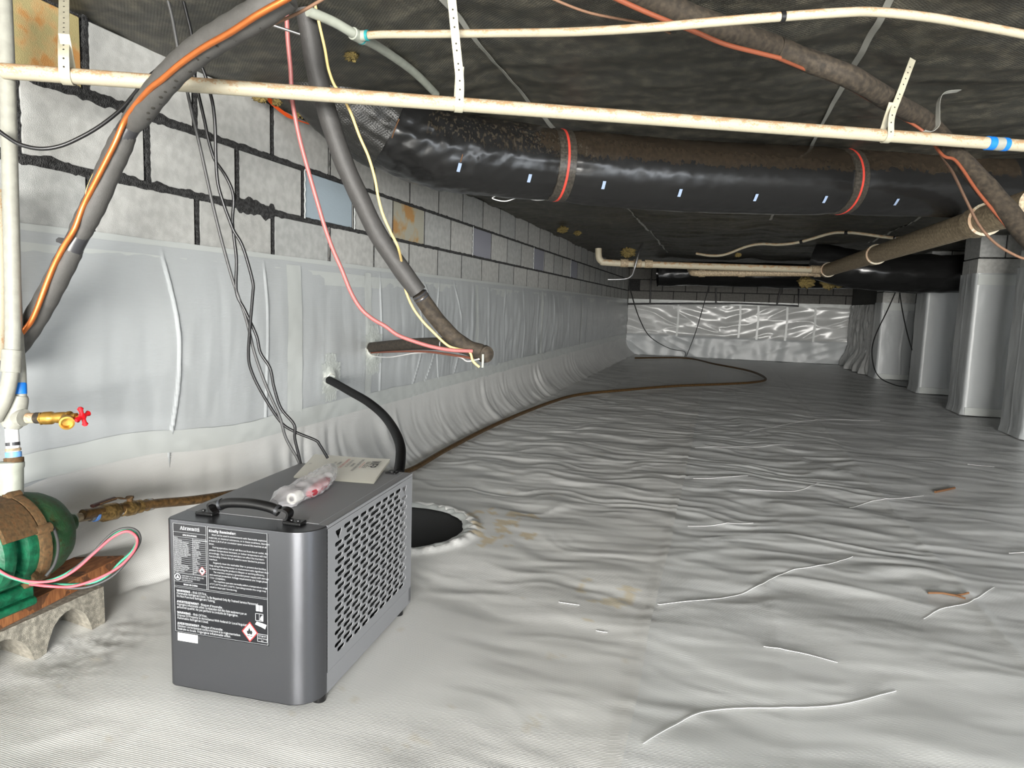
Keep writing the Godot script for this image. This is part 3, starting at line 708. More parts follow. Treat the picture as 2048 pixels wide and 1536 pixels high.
# Black duct jacket: dusty brown on the upper side with a ragged edge, speckled with pale droplets.
func duct_material() -> StandardMaterial3D:
	var im := Image.create_empty(256, 1024, false, Image.FORMAT_RGB8)
	var f := FastNoiseLite.new()
	f.frequency = 0.02
	f.seed = 17
	f.fractal_octaves = 5
	var s := FastNoiseLite.new()
	s.noise_type = FastNoiseLite.TYPE_CELLULAR
	s.cellular_return_type = FastNoiseLite.RETURN_DISTANCE
	s.frequency = 0.09
	s.seed = 4
	var black := Color(0.115, 0.115, 0.115)
	for x in 256:
		var up := cos(TAU * x / 256.0)
		for y in 1024:
			var run := y / 1024.0 * 4.0
			var n := f.get_noise_2d(minf(x, 256 - x) * 1.0, y)
			var col := black
			var fine := f.get_noise_2d(x * 6.0, y * 6.0 + 500.0)
			var spot := s.get_noise_2d(x * 1.3, y * 1.4)
			if run > 1.25 + n * 0.4 + fine * 0.5 and up + n * 0.12 + fine * 0.16 > 0.12 + 0.1 * run / 4.0:
				col = Color(0.20, 0.172, 0.14).lerp(Color(0.165, 0.144, 0.118), clampf(fine * 1.5 + 0.5, 0.0, 1.0))
			elif run > 0.28 and run < 1.75 and up > 0.0 + fine * 0.3:
				if fine > 0.26:
					col = Color(0.24, 0.22, 0.19)
				elif fine + n * 0.4 > 0.12:
					col = Color(0.16, 0.145, 0.125)
			if up > 0.02 and spot < -0.925:
				col = Color(0.40, 0.37, 0.33)
			im.set_pixel(x, y, col)
	var m := mat(Color.WHITE, 0.24)
	m.albedo_texture = ImageTexture.create_from_image(im)
	m.uv1_scale = Vector3(1, 0.25, 1)
	m.roughness = 0.24
	return m


func wood_material() -> StandardMaterial3D:
	var im := Image.create_empty(256, 512, false, Image.FORMAT_RGB8)
	var f := FastNoiseLite.new()
	f.frequency = 0.012
	f.seed = 8
	f.fractal_octaves = 4
	for x in 256:
		for y in 512:
			var g := 0.5 + 0.5 * sin((x * 0.22 + f.get_noise_2d(x * 1.2, y * 0.18) * 26.0))
			var d := f.get_noise_2d(x * 5.0 + 300.0, y * 0.8)
			var col := Color(0.60, 0.39, 0.23).lerp(Color(0.43, 0.25, 0.13), g * 0.6 + d * 0.4)
			if f.get_noise_2d(x * 0.9 + 900.0, y * 0.9) > 0.28:
				col = col.lerp(Color(0.20, 0.13, 0.09), 0.5)
			im.set_pixel(x, y, col)
	var m := mat(Color.WHITE, 0.75)
	m.albedo_texture = ImageTexture.create_from_image(im)
	m.uv1_scale = Vector3(4.0, 2.0, 1)
	return m


# ------------------------------------------------------------------ the setting

func block_mesh(w: float, h: float, seedn: int) -> ArrayMesh:
	# one face-up concrete block, x = 0 is its face, slightly out of true
	var b := MB.new()
	b.box(Vector3(-0.03, 0, 0), Vector3(0.06, h, w), 0.004)
	var r := RandomNumberGenerator.new()
	r.seed = seedn
	for i in b.v.size():
		b.v[i].x += (sin(b.v[i].y * 31.0 + seedn) + cos(b.v[i].z * 17.0 + seedn)) * 0.0008
	return b.mesh()


func build_room() -> void:
	# long block wall on x = 0: a mortar bed set back behind separate blocks
	var wall := structure("wall_left")
	var b := MB.new()
	b.box(Vector3(-0.105, 0.85, (BACK + DEPTH) * 0.5), Vector3(0.19, 2.1, BACK - DEPTH + 0.6), 0.0)
	part(b, "mortar", M.mortar, wall)
	var wide := []
	for k in 3:
		wide.append(block_mesh(0.383, 0.184, 100 + k))
	var close := []
	for k in 3:
		close.append(block_mesh(0.397, 0.190, 200 + k))
	var rng := RandomNumberGenerator.new()
	rng.seed = 41
	for row in 3:
		var y := 1.2616 + 0.2032 * (row - 1)
		for k in range(-7, 28):
			var z := -(k + 0.5) * 0.4064
			if row == 1:
				z += 0.2032
			var far := z < -0.9
			var m: Mesh = (close if far else wide)[rng.randi() % 3]
			var mt: Material = M.block[rng.randi() % 3]
			if row == 2 and k == -2:
				mt = M.block_tan
			if row == 1 and k == 2:
				mt = M.block_blue
			if row == 1 and k == 4:
				mt = M.block_stained
			if row == 1 and k in [7, 11, 15]:
				mt = M.block_violet
			var o := shared(m, "concrete_block", mt, wall)
			o.position = Vector3(rng.randf_range(-0.0015, 0.0015), y, z)
	# smeared mortar along the joints, ragged, a little proud of the faces
	b = MB.new()
	var courses := [1.1600, 1.3632]
	for ci in 2:
		var rows := []
		for side in 3:
			var row := PackedVector3Array()
			for i in 1190:
				var z := 0.95 - i * 0.01
				var w := lerpf(0.0175, 0.0085, clampf((0.9 - z) / 2.2, 0, 1)) * (0.75 + 0.8 * absf(fz.get_noise_2d(z * 9.0 + ci * 30.0, side * 7.0)) + 0.45 * fz.get_noise_2d(z * 16.0, side * 3.0 + ci))
				if ci == 0 and z < -0.2 and z > -0.42:
					w *= 2.1
				row.append(Vector3(0.003 if side == 1 else -0.0005, courses[ci] + (side - 1) * w, z))
			rows.append(row)
		b.sheet(rows, Vector3.RIGHT)
	for row in 3:
		for k in range(-3, 26):
			var z := -k * 0.4064 + (0.2032 if row == 1 else 0.0)
			var y0 := 1.0584 + 0.2032 * row - 0.1016
			var rows := []
			for side in 3:
				var line_ := PackedVector3Array()
				for i in 22:
					var y := y0 + i * 0.2032 / 21.0
					var w := lerpf(0.0125, 0.0042, clampf((0.4 - z) / 1.6, 0, 1)) * (0.7 + 0.8 * absf(fz.get_noise_2d(y * 22.0 + k * 5.0, side * 9.0 + row)))
					line_.append(Vector3(0.0025 if side == 1 else -0.0005, y, z + (side - 1) * w))
				rows.append(line_)
			b.sheet(rows, Vector3.RIGHT)
	tag(part(b, "mortar_smear", M.mortar, wall), "", "", "", "stuff")
	# pale foam beads round the two patched openings
	b = MB.new()
	for q in [[-0.616, 0.0], [-1.022, 0.0], [-2.645, 0.0], [-4.27, 0.0], [-5.9, 0.0]]:
		var pts := []
		for i in 15:
			pts.append(Vector3(0.002, 1.165 + i * 0.0140, q[0] + 0.003 * sin(i * 2.1)))
		b.tube(line(pts), 0.0035, 5)
	tag(part(b, "foam_bead", M.tape, wall), "", "", "", "stuff")

	# far wall
	var wf := structure("wall_back")
	b = MB.new()
	b.box(Vector3(2.6, 0.85, DEPTH - 0.12), Vector3(6.6, 2.1, 0.2), 0.0)
	part(b, "mortar", M.mortar, wf)
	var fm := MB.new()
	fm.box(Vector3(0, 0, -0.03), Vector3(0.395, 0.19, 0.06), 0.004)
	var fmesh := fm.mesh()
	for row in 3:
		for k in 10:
			var o := shared(fmesh, "concrete_block", M.block_shaded, wf)
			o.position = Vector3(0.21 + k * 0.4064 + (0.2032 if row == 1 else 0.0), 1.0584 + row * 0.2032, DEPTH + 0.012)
	# right side, behind the piers
	var wr := structure("wall_right")
	b = MB.new()
	for q in [[DEPTH - 0.3, 1.8], [4.0, BACK + 0.3]]:
		b.box(Vector3(5.75, 0.85, (q[0] + q[1]) * 0.5), Vector3(0.2, 2.1, q[1] - q[0]), 0.0)
	b.box(Vector3(5.75, -0.03, 2.9), Vector3(0.2, 0.34, 2.2), 0.0)
	b.box(Vector3(5.75, 1.62, 2.9), Vector3(0.2, 0.56, 2.2), 0.0)
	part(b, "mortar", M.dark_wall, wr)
	b = MB.new()
	b.box(Vector3(3.86, 0.85, -10.0), Vector3(0.2, 2.1, 2.3), 0.0)
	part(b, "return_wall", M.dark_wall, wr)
	# wall behind the camera with the access doorway
	var wb := structure("wall_front")
	b = MB.new()
	var y0 := 0.20
	var y1 := 1.40
	for q in [[-0.3, 1.3], [4.0, 5.9]]:
		b.box(Vector3((q[0] + q[1]) * 0.5, 0.85, BACK + 0.1), Vector3(q[1] - q[0], 2.1, 0.2), 0.0)
	b.box(Vector3(2.65, (y0 - 0.2) * 0.5, BACK + 0.1), Vector3(2.7, y0 + 0.2, 0.2), 0.0)
	b.box(Vector3(2.65, (y1 + 1.9) * 0.5, BACK + 0.1), Vector3(2.7, 1.9 - y1, 0.2), 0.0)
	part(b, "block_wall", M.block[0], wb)
	# soil outside
	var gr := structure("ground")
	b = MB.new()
	b.box(Vector3(2, -0.1, BACK + 10.2), Vector3(40, 0.2, 20), 0.0)
	b.box(Vector3(15.85, -0.1, -3.0), Vector3(20, 0.2, 15.5), 0.0)
	part(b, "soil", M.ground, gr)

	# ceiling: black netting sagging between straps, with a slab of floor above
	var ce := structure("ceiling")
	b = MB.new()
	b.box(Vector3(2.8, 1.82, (BACK + DEPTH) * 0.5), Vector3(6.2, 0.12, BACK - DEPTH + 0.6), 0.0)
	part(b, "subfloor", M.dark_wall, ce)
	var rows := []
	var cols := []
	var z := BACK + 0.1
	while z > DEPTH - 0.1:
		var row := PackedVector3Array()
		var col := PackedColorArray()
		var x := -0.04
		while x < 5.8:
			row.append(Vector3(x, ceil_h(x, z), z))
			# pale dust caught in streaks of the weave
			var grain := fz.get_noise_2d(x * 60.0, z * 14.0) + 0.6 * fz.get_noise_2d(x * 9.0, z * 5.0 + 70.0)
			var patch := fb.get_noise_2d(x * 1.3 + 60.0, z * 1.6)
			col.append(Color(2.3, 2.25, 2.1) if grain + patch * 0.9 > 0.55 else (Color(1.4, 1.38, 1.3) if grain + patch > 0.30 else Color(0.82, 0.82, 0.82)))
			x += 0.02
		rows.append(row)
		cols.append(col)
		z -= 0.15 if z > 2.4 else 0.03 if z > 1.2 else (0.016 if z > -2.0 else 0.035)
	b = MB.new()
	b.sheet(rows, Vector3.DOWN, Vector2.ONE, cols)
	part(b, "netting", M.net, ce)


func ceil_h(x: float, z: float) -> float:
	var d := fposmod(x - 0.95, 1.05)
	d = minf(d, 1.05 - d)
	var sag := 0.022 * (1.0 - exp(-d * d / 0.02))
	var far := clampf((-z - 2.0) / 1.5, 0.0, 1.0)
	var f1 := fz.get_noise_2d(x * 1.6 + 3.0, z * 1.9) * 0.016
	var f2 := fr.get_noise_2d(x * 1.2, z * 5.0 + 40.0) * lerpf(0.006, 0.016, far)
	var f3 := fz.get_noise_2d(x * 9.0 + z * 4.0, z * 7.0 - x * 6.0) * 0.0012 * (1.0 - far)
	var edge := -clampf(0.12 - x, 0.0, 0.16) * 0.16
	return CEIL + 0.012 - sag + f1 + f2 + f3 + edge


func floor_h(x: float, z: float) -> float:
	var warp := fz.get_noise_2d(x * 0.9, z * 0.9)
	var right := smoothstep(2.35, 2.55, x)
	var near := smoothstep(-1.2, 0.6, z)
	var w1 := fr.get_noise_2d(x * 0.8 + warp * 0.6, z * 3.9 + warp * 1.2)
	w1 = 1.0 - absf(w1) * 2.0
	var a1 := lerpf(0.0058, 0.0016, near) * lerpf(1.0, 0.4, right)
	var w2 := fr.get_noise_2d(x * 1.7 + 30.0, z * 8.5 + x * 1.4)
	var w3 := fb.get_noise_2d(x * 1.9 + z * 1.1, z * 2.6 - x * 1.5 + 9.0)
	var w4 := fz.get_noise_2d(x * 5.0 - z * 5.0, z * 11.0 + 55.0)
	var h := w1 * a1 + w2 * lerpf(0.0030, 0.0010, near) * lerpf(1.0, 0.6, right) + w3 * lerpf(0.0055, 0.0042, near) + w4 * 0.0008
	# folds across the sheets left from the roll
	for q in [[1.86, 0.0016], [2.45, 0.004], [0.62, 0.002]]:
		var d: float = (x - q[0] - 0.012 * warp) / 0.012
		h += q[1] * exp(-d * d)
	# the sump rim and the ground about it
	var rs := Vector2(x - 0.56, z + 0.36).length()
	if rs < 0.7:
		h = lerpf(0.014, h, smoothstep(0.27, 0.6, rs))
		h += 0.018 * exp(-pow((rs - 0.285) / 0.022, 2.0)) * (0.75 + 0.5 * fz.get_noise_2d(atan2(z + 0.36, x - 0.56) * 5.0, 3.0))
		if rs < 0.255:
			h -= 0.03
	# pressed flat under the dehumidifier's feet, gathered at the pump blocks
	var bx := Vector2(x - 0.74, z - 0.52)
	h = lerpf(0.009, h, smoothstep(0.30, 0.50, bx.length()))
	var px := Vector2(x - 0.22, z - 0.70)
	var g := exp(-px.length_squared() / 0.03)
	h += g * 0.008 * absf(fz.get_noise_2d(x * 14.0, z * 14.0))
	return h - 0.008


func build_liners() -> void:
	var fl := structure("floor")
	var b := MB.new()
	b.box(Vector3(2.7, -0.18, (BACK + DEPTH) * 0.5), Vector3(6.4, 0.2, BACK - DEPTH + 0.4), 0.0)
	part(b, "soil_bed", M.ground, fl)
	var zs := PackedFloat32Array()
	var z := BACK
	while z > DEPTH:
		zs.append(z)
		z -= 0.15 if z > 2.4 else 0.03 if z > 1.3 else 0.0115 if z > -2.0 else (0.018 if z > -4.5 else 0.035)
	zs.append(DEPTH + 0.002)
	# left sheet: comes down the wall, turns and runs across under the lap at x = 1.53
	var rows := []
	var cols := []
	for zz in zs:
		var row := PackedVector3Array()
		var col := PackedColorArray()
		var top := 0.36 + 0.05 * smoothstep(-0.2, 0.4, zz) + 0.006 * fz.get_noise_2d(zz * 2.0, 0.0)
		for i in 26:
			var u := i / 26.0
			var a := u * u * (3.0 - 2.0 * u)
			# a slack curve from the wall out on to the floor
			var y := lerpf(top, 0.0, pow(u, 0.8))
			var x := 0.012 + lerpf(0.20, 0.10, smoothstep(0.2, 0.5, zz)) * pow(u, 2.6)
			var fl2 := absf(fz.get_noise_2d(zz * 3.4 + y * 0.9, y * 0.8 + 20.0)) * 2.0
			var fl3 := fz.get_noise_2d(zz * 10.0 + y * 3.0, y * 2.0)
			var amt := smoothstep(0.02, 0.45, u) * lerpf(0.015, 0.010, smoothstep(0.2, 0.5, zz))
			var msk := 0.25 + 0.9 * smoothstep(-0.1, 0.5, fb.get_noise_2d(zz * 1.7, 90.0))
			x += (fl2 * amt + fl3 * amt * 0.16) * msk
			y = lerpf(y, y + floor_h(x, zz), a)
			row.append(Vector3(x, y, zz))
			col.append(Color.WHITE)
		for i in 94:
			var x := lerpf(row[25].x + 0.012, 1.538 + 0.01 * fz.get_noise_2d(zz * 0.8, 4.0), i / 93.0)
			var bl := smoothstep(0, 10, i)
			row.append(Vector3(x, lerpf(row[25].y * (1.0 - i / 10.0), floor_h(x, zz), bl) + 0.0025 + (0.003 if i > 91 else 0.0), zz))
			var st := Color.WHITE
			var n := fz.get_noise_2d(x * 9.0, zz * 9.0)
			var d1 := Vector2((x - 0.90), (zz + 0.52) * 0.6).length()
			if d1 < 0.16 and n > d1 * 2.6 - 0.12:
				st = Color(0.93, 0.80, 0.60)
			if x > 1.3 and x < 1.5 and zz > -0.2 and zz < 0.15 and n > 0.27:
				st = Color(0.95, 0.86, 0.70)
			if n > 0.62:
				st = Color(0.93, 0.90, 0.84)
			col.append(st)
		rows.append(row)
		cols.append(col)
	b = MB.new()
	b.sheet(rows, Vector3.UP, Vector2.ONE, cols)
	part(b, "liner_sheet", M.liner, fl)
	rows = []
	cols = []
	for zz in zs:
		var row := PackedVector3Array()
		var col := PackedColorArray()
		for i in 190:
			var x := 1.49 + i * (0.0135 if i < 100 else 0.0135) + (maxf(0.0, i - 100.0)) * 0.018
			row.append(Vector3(x, floor_h(x, zz), zz))
			col.append(Color(0.97, 0.985, 1.0) if x < 2.45 else Color(0.94, 0.955, 0.98))  # bluish skylight on the right side put into the sheet's colour
		rows.append(row)
		cols.append(col)
	b = MB.new()
	b.sheet(rows, Vector3.UP, Vector2.ONE, cols)
	part(b, "liner_sheet", M.liner, fl)
	# stress-whitened creases in the film
	for q in [[[1.566, 0.23], [1.633, 0.3], [1.716, 0.35], [1.842, 0.34], [2.0, 0.3], [2.09, 0.32], [2.2, 0.36]], [[1.6, -0.0], [1.72, -0.1], [1.85, -0.13], [1.97, -0.27]]]:
		pass
	for q in CREASES:
		var pts := []
		for k in q.size() / 2:
			pts.append(Vector3(q[k * 2], 0.0, q[k * 2 + 1]))
		var sp := soft(pts, 10)
		var w := PackedFloat32Array()
		for k in sp.size():
			sp[k].y = floor_h(sp[k].x, sp[k].z) + (0.0045 if sp[k].x < 1.54 else 0.002)
			w.append(0.0019 * sin(PI * clampf((k + 0.6) / sp.size(), 0.05, 0.95)) + 0.0006)
		b = MB.new()
		b.strap(sp, w, 0.0012, Vector3(0.2, 0, 1))
		part(b, "crease", M.crease, fl)

	# wall liner: a film from the floor lap up to the tape
	var wl := thing("wall_liner", "pale grey plastic film taped along the lower half of the long block wall", "plastic sheet", Vector3(0.01, 0.3, -4.0))
	rows = []
	z = BACK - 0.01
	while z > DEPTH + 0.01:
		var row := PackedVector3Array()
		for i in 40:
			var y := lerpf(0.24, 0.985, i / 39.0)
			row.append(Vector3(0.006 + wall_bulge(y, z), y, z))
		rows.append(row)
		z -= 0.15 if z > 2.4 else 0.02 if z > 1.3 else 0.006 if z > -2.4 else (0.014 if z > -6.0 else 0.03)
	b = MB.new()
	b.sheet(rows, Vector3.RIGHT)
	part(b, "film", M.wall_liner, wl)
	for k in 2:
		rows = []
		for i in 4:
			var row := PackedVector3Array()
			z = BACK - 0.01
			while z > DEPTH + 0.01:
				var y := lerpf([1.002, 0.955][k], [0.945, 0.898][k], i / 3.0) + 0.004 * fz.get_noise_2d(z * 1.3, k * 9.0 + i)
				row.append(Vector3([0.0055, 0.0085][k] + wall_bulge(0.985, z) * (i + k * 3) / 8.0 + 0.0012 * fz.get_noise_2d(z * 12.0, y * 30.0), y, z))
				z -= 0.025
			rows.append(row)
		b = MB.new()
		b.sheet(rows, Vector3.RIGHT)
		part(b, "tape_strip", M.tape, wl)
	# tape over the lap of floor sheet and wall film
	rows = []
	for i in 4:
		var row := PackedVector3Array()
		z = BACK - 0.01
		while z > DEPTH + 0.01:
			var top := 0.36 + 0.05 * smoothstep(-0.2, 0.4, z) + 0.006 * fz.get_noise_2d(z * 2.0, 0.0)
			var y := top + 0.02 - i * 0.024 + 0.004 * fz.get_noise_2d(z * 3.0, 8.0 + i)
			row.append(Vector3(0.017 + 0.006 * i / 3.0 + 0.003 * fz.get_noise_2d(z * 9.0, i), y, z))
			z -= 0.025
		rows.append(row)
	b = MB.new()
	b.sheet(rows, Vector3.RIGHT)
	part(b, "tape_strip", M.tape, wl)
	# upright tapes over the film's own laps
	for q in [[-1.14, 0.035], [-0.52, 0.05], [-2.72, 0.03], [-4.6, 0.04], [-6.6, 0.05]]:
		rows = []
		for i in 5:
			var row := PackedVector3Array()
			for j in 26:
				var y := lerpf(0.34, 0.97, j / 25.0)
				var zz: float = q[0] + (i - 2) * q[1] * 0.5
				row.append(Vector3(0.0095 + wall_bulge(y, zz) + 0.002 * fz.get_noise_2d(y * 9.0 + i, zz * 30.0), y, zz))
			rows.append(row)
		b = MB.new()
		b.sheet(rows, Vector3.RIGHT)
		part(b, "tape_strip", M.tape, wl)

	# far wall film, crumpled and shiny
	var ff := thing("wall_liner", "crumpled shiny plastic film on the far end wall under the bare blocks", "plastic sheet", Vector3(1.9, 0, DEPTH + 0.03))
	rows = []
	for i in 64:
		var row := PackedVector3Array()
		for j in 200:
			var x := 0.02 + j * 3.74 / 199.0
			var y := i * 1.0 / 63.0
			var low := smoothstep(0.42, 0.34, y)
			var slack := 1.0 - absf(fr.get_noise_2d(x * 0.7, y * 2.4 - absf(x - 1.75) * 0.7)) * 1.8
			var zz := 0.012 + (slack * 0.03 + 0.004 * fr.get_noise_2d(x * 2.6, y * 5.0)) * (1.0 - 0.7 * low) + low * (0.035 + 0.012 * fb.get_noise_2d(x * 3.0, y * 2.0))
			zz *= smoothstep(1.0, 0.9, y) * 0.9 + 0.1
			row.append(Vector3(x, y, DEPTH + 0.012 + zz))
		rows.append(row)
	b = MB.new()
	b.sheet(rows.slice(24), Vector3.BACK)
	part(b, "film", M.far_liner, ff)
	b = MB.new()
	b.sheet(rows.slice(0, 25), Vector3.BACK)
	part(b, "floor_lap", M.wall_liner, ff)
	rows = []
	for i in 4:
		var row := PackedVector3Array()
		for j in 100:
			row.append(Vector3(0.02 + j * 3.74 / 99.0, 1.01 - i * 0.022, DEPTH + 0.03 + 0.004 * fz.get_noise_2d(j * 0.4, i)))
		rows.append(row)
	b = MB.new()
	b.sheet(rows, Vector3.BACK)
	part(b, "tape_strip", M.tape, ff)
	for x in [0.92, 1.98, 2.28, 2.75, 3.2]:
		b = MB.new()
		b.strap(line([Vector3(x, 0.36, DEPTH + 0.062), Vector3(x + 0.01, 0.7, DEPTH + 0.058), Vector3(x, 0.94, DEPTH + 0.05)]), 0.035, 0.002, Vector3.RIGHT)
		part(b, "tape_strip", M.tape, ff)
	# film on the return wall beside the farthest pier
	var fr2 := thing("wall_liner", "dark wrinkled plastic film hanging on the short return wall beside the farthest pier", "plastic sheet", Vector3(3.74, 0, -10.0))
	rows = []
	for i in 50:
		var row := PackedVector3Array()
		for j in 110:
			var zz := -8.86 - j * 2.18 / 109.0
			var y := i * 1.0 / 49.0
			var s := absf(fz.get_noise_2d(zz * 2.6, y * 0.8 + 3.0)) * 0.06 + 0.02 * fz.get_noise_2d(zz * 8.0, y * 4.0) + smoothstep(0.35, 0.0, y) * 0.12 * (0.6 + fz.get_noise_2d(zz * 2.0, 5.0))
			row.append(Vector3(3.745 - s, y, zz))
		rows.append(row)
	b = MB.new()
	b.sheet(rows, Vector3.LEFT)
	part(b, "film", M.far_liner, fr2)


func wall_bulge(y: float, z: float) -> float:
	var far := smoothstep(-1.0, -3.0, z)
	var mid := sin(clampf((y - 0.24) / 0.76, 0, 1) * PI)
	var s := (0.5 + 0.5 * fb.get_noise_2d(z * 1.1, y * 1.4)) * 0.02 * mid
	s += absf(fz.get_noise_2d(z * 2.6 + y * 1.2 * far, y * 0.9)) * lerpf(0.006, 0.014, far) * mid
	s += fz.get_noise_2d(z * 9.0, y * 2.0 + z * 3.0) * lerpf(0.001, 0.005, far) * mid
	# standing folds
	for q in FOLDS:
		var bend: float = q[0] + q[2] * sin(clampf((0.95 - y) / 0.6, 0, 1) * PI)
		var d: float = (z - bend) / q[1]
		if absf(d) < 3.0:
			s += q[3] * 0.42 * exp(-d * d) * smoothstep(0.99, 0.90, y)
	return s


func build_piers() -> void:
	pier(3.775, -3.80, 1.23, "nearest block pier wrapped in white film, cut by the right edge")
	pier(3.752, -5.03, 1.235, "second block pier from the right, film slit along its left corner")
	pier(3.822, -6.77, 1.215, "third block pier from the right, slim white fold down its face")
	pier(3.712, -8.46, 1.02, "farthest block pier beside the wrinkled return wall")
	# the sheet behind the piers
	var b := MB.new()
	var rows := []
	for i in 20:
		var row := PackedVector3Array()
		for j in 160:
			var z := 2.0 - j * 0.08
			row.append(Vector3(5.6 + 0.03 * fz.get_noise_2d(z * 1.5, i * 0.1), i * 0.055, z))
		rows.append(row)
	b.sheet(rows, Vector3.LEFT)
	single(b, "wall_liner", M.wall_liner, "pale plastic film along the far right wall behind the row of piers", "plastic sheet")


func pier(x0: float, z0: float, top: float, label: String) -> void:
	var w := 0.40
	var d := 0.40
	var t := thing("block_pier", label, "pier", Vector3(x0 + w * 0.5, 0, z0 - d * 0.5), "block piers along the right")
	var b := MB.new()
	b.box(Vector3(x0 + w * 0.5, 0.8, z0 - d * 0.5), Vector3(w - 0.03, 1.6, d - 0.03), 0.0)
	part(b, "mortar_core", M.mortar, t)
	var y := 0.96
	var k := 0
	while y < 1.6:
		for s in 2:
			b = MB.new()
			if k % 2 == 0:
				b.box(Vector3(x0 + w * (0.25 + 0.5 * s), y + 0.1, z0 - d * 0.5), Vector3(w * 0.5 - 0.009, 0.192, d), 0.004)
			else:
				b.box(Vector3(x0 + w * 0.5, y + 0.1, z0 - d * (0.25 + 0.5 * s)), Vector3(w, 0.192, d * 0.5 - 0.009), 0.004)
			part(b, "concrete_block", M.block[(k + s) % 3], t)
		y += 0.2032
		k += 1
	# the film wrapped about it, flaring where it meets the floor
	var rows := []
	for i in 60:
		var row := PackedVector3Array()
		var yy := top * i / 59.0
		var foot := smoothstep(0.07, 0.0, yy) * 0.012
		for j in 121:
			var u := j / 120.0 * (d * 2.0 + w)
			var q: Vector3
			var nn: Vector3
			if u < d:
				q = Vector3(x0, yy, z0 - d + u)
				nn = Vector3.LEFT
			elif u < d + w:
				q = Vector3(x0 + u - d, yy, z0)
				nn = Vector3.BACK
			else:
				q = Vector3(x0 + w, yy, z0 - (u - d - w))
				nn = Vector3.RIGHT
			var ed := minf(absf(u - d), absf(u - d - w))
			var off := 0.006 + foot + 0.005 * smoothstep(0.0, 0.08, ed) * (fz.get_noise_2d(u * 4.0 + x0 * 9.0, yy * 2.0) + 0.6)
			off += 0.010 * exp(-pow((u - d - w * 0.76 + 0.03 * sin(yy * 4.0)) / 0.006, 2.0)) + 0.003 * exp(-pow((u - d * 0.45) / 0.006, 2.0))
			off -= 0.006 * smoothstep(0.02, 0.0, ed)
			row.append(q + nn * off)
		rows.append(row)
	b = MB.new()
	b.sheet(rows, Vector3.BACK)
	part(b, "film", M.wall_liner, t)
	for q in [[top - 0.055, 0.09], [0.035, 0.07]]:
		b = MB.new()
		b.box(Vector3(x0 + w * 0.5, q[0], z0 + 0.014 + (0.010 if q[0] < 0.1 else 0.0)), Vector3(w - 0.02, q[1], 0.003), 0.001)
		part(b, "tape_strip", M.tape, t)


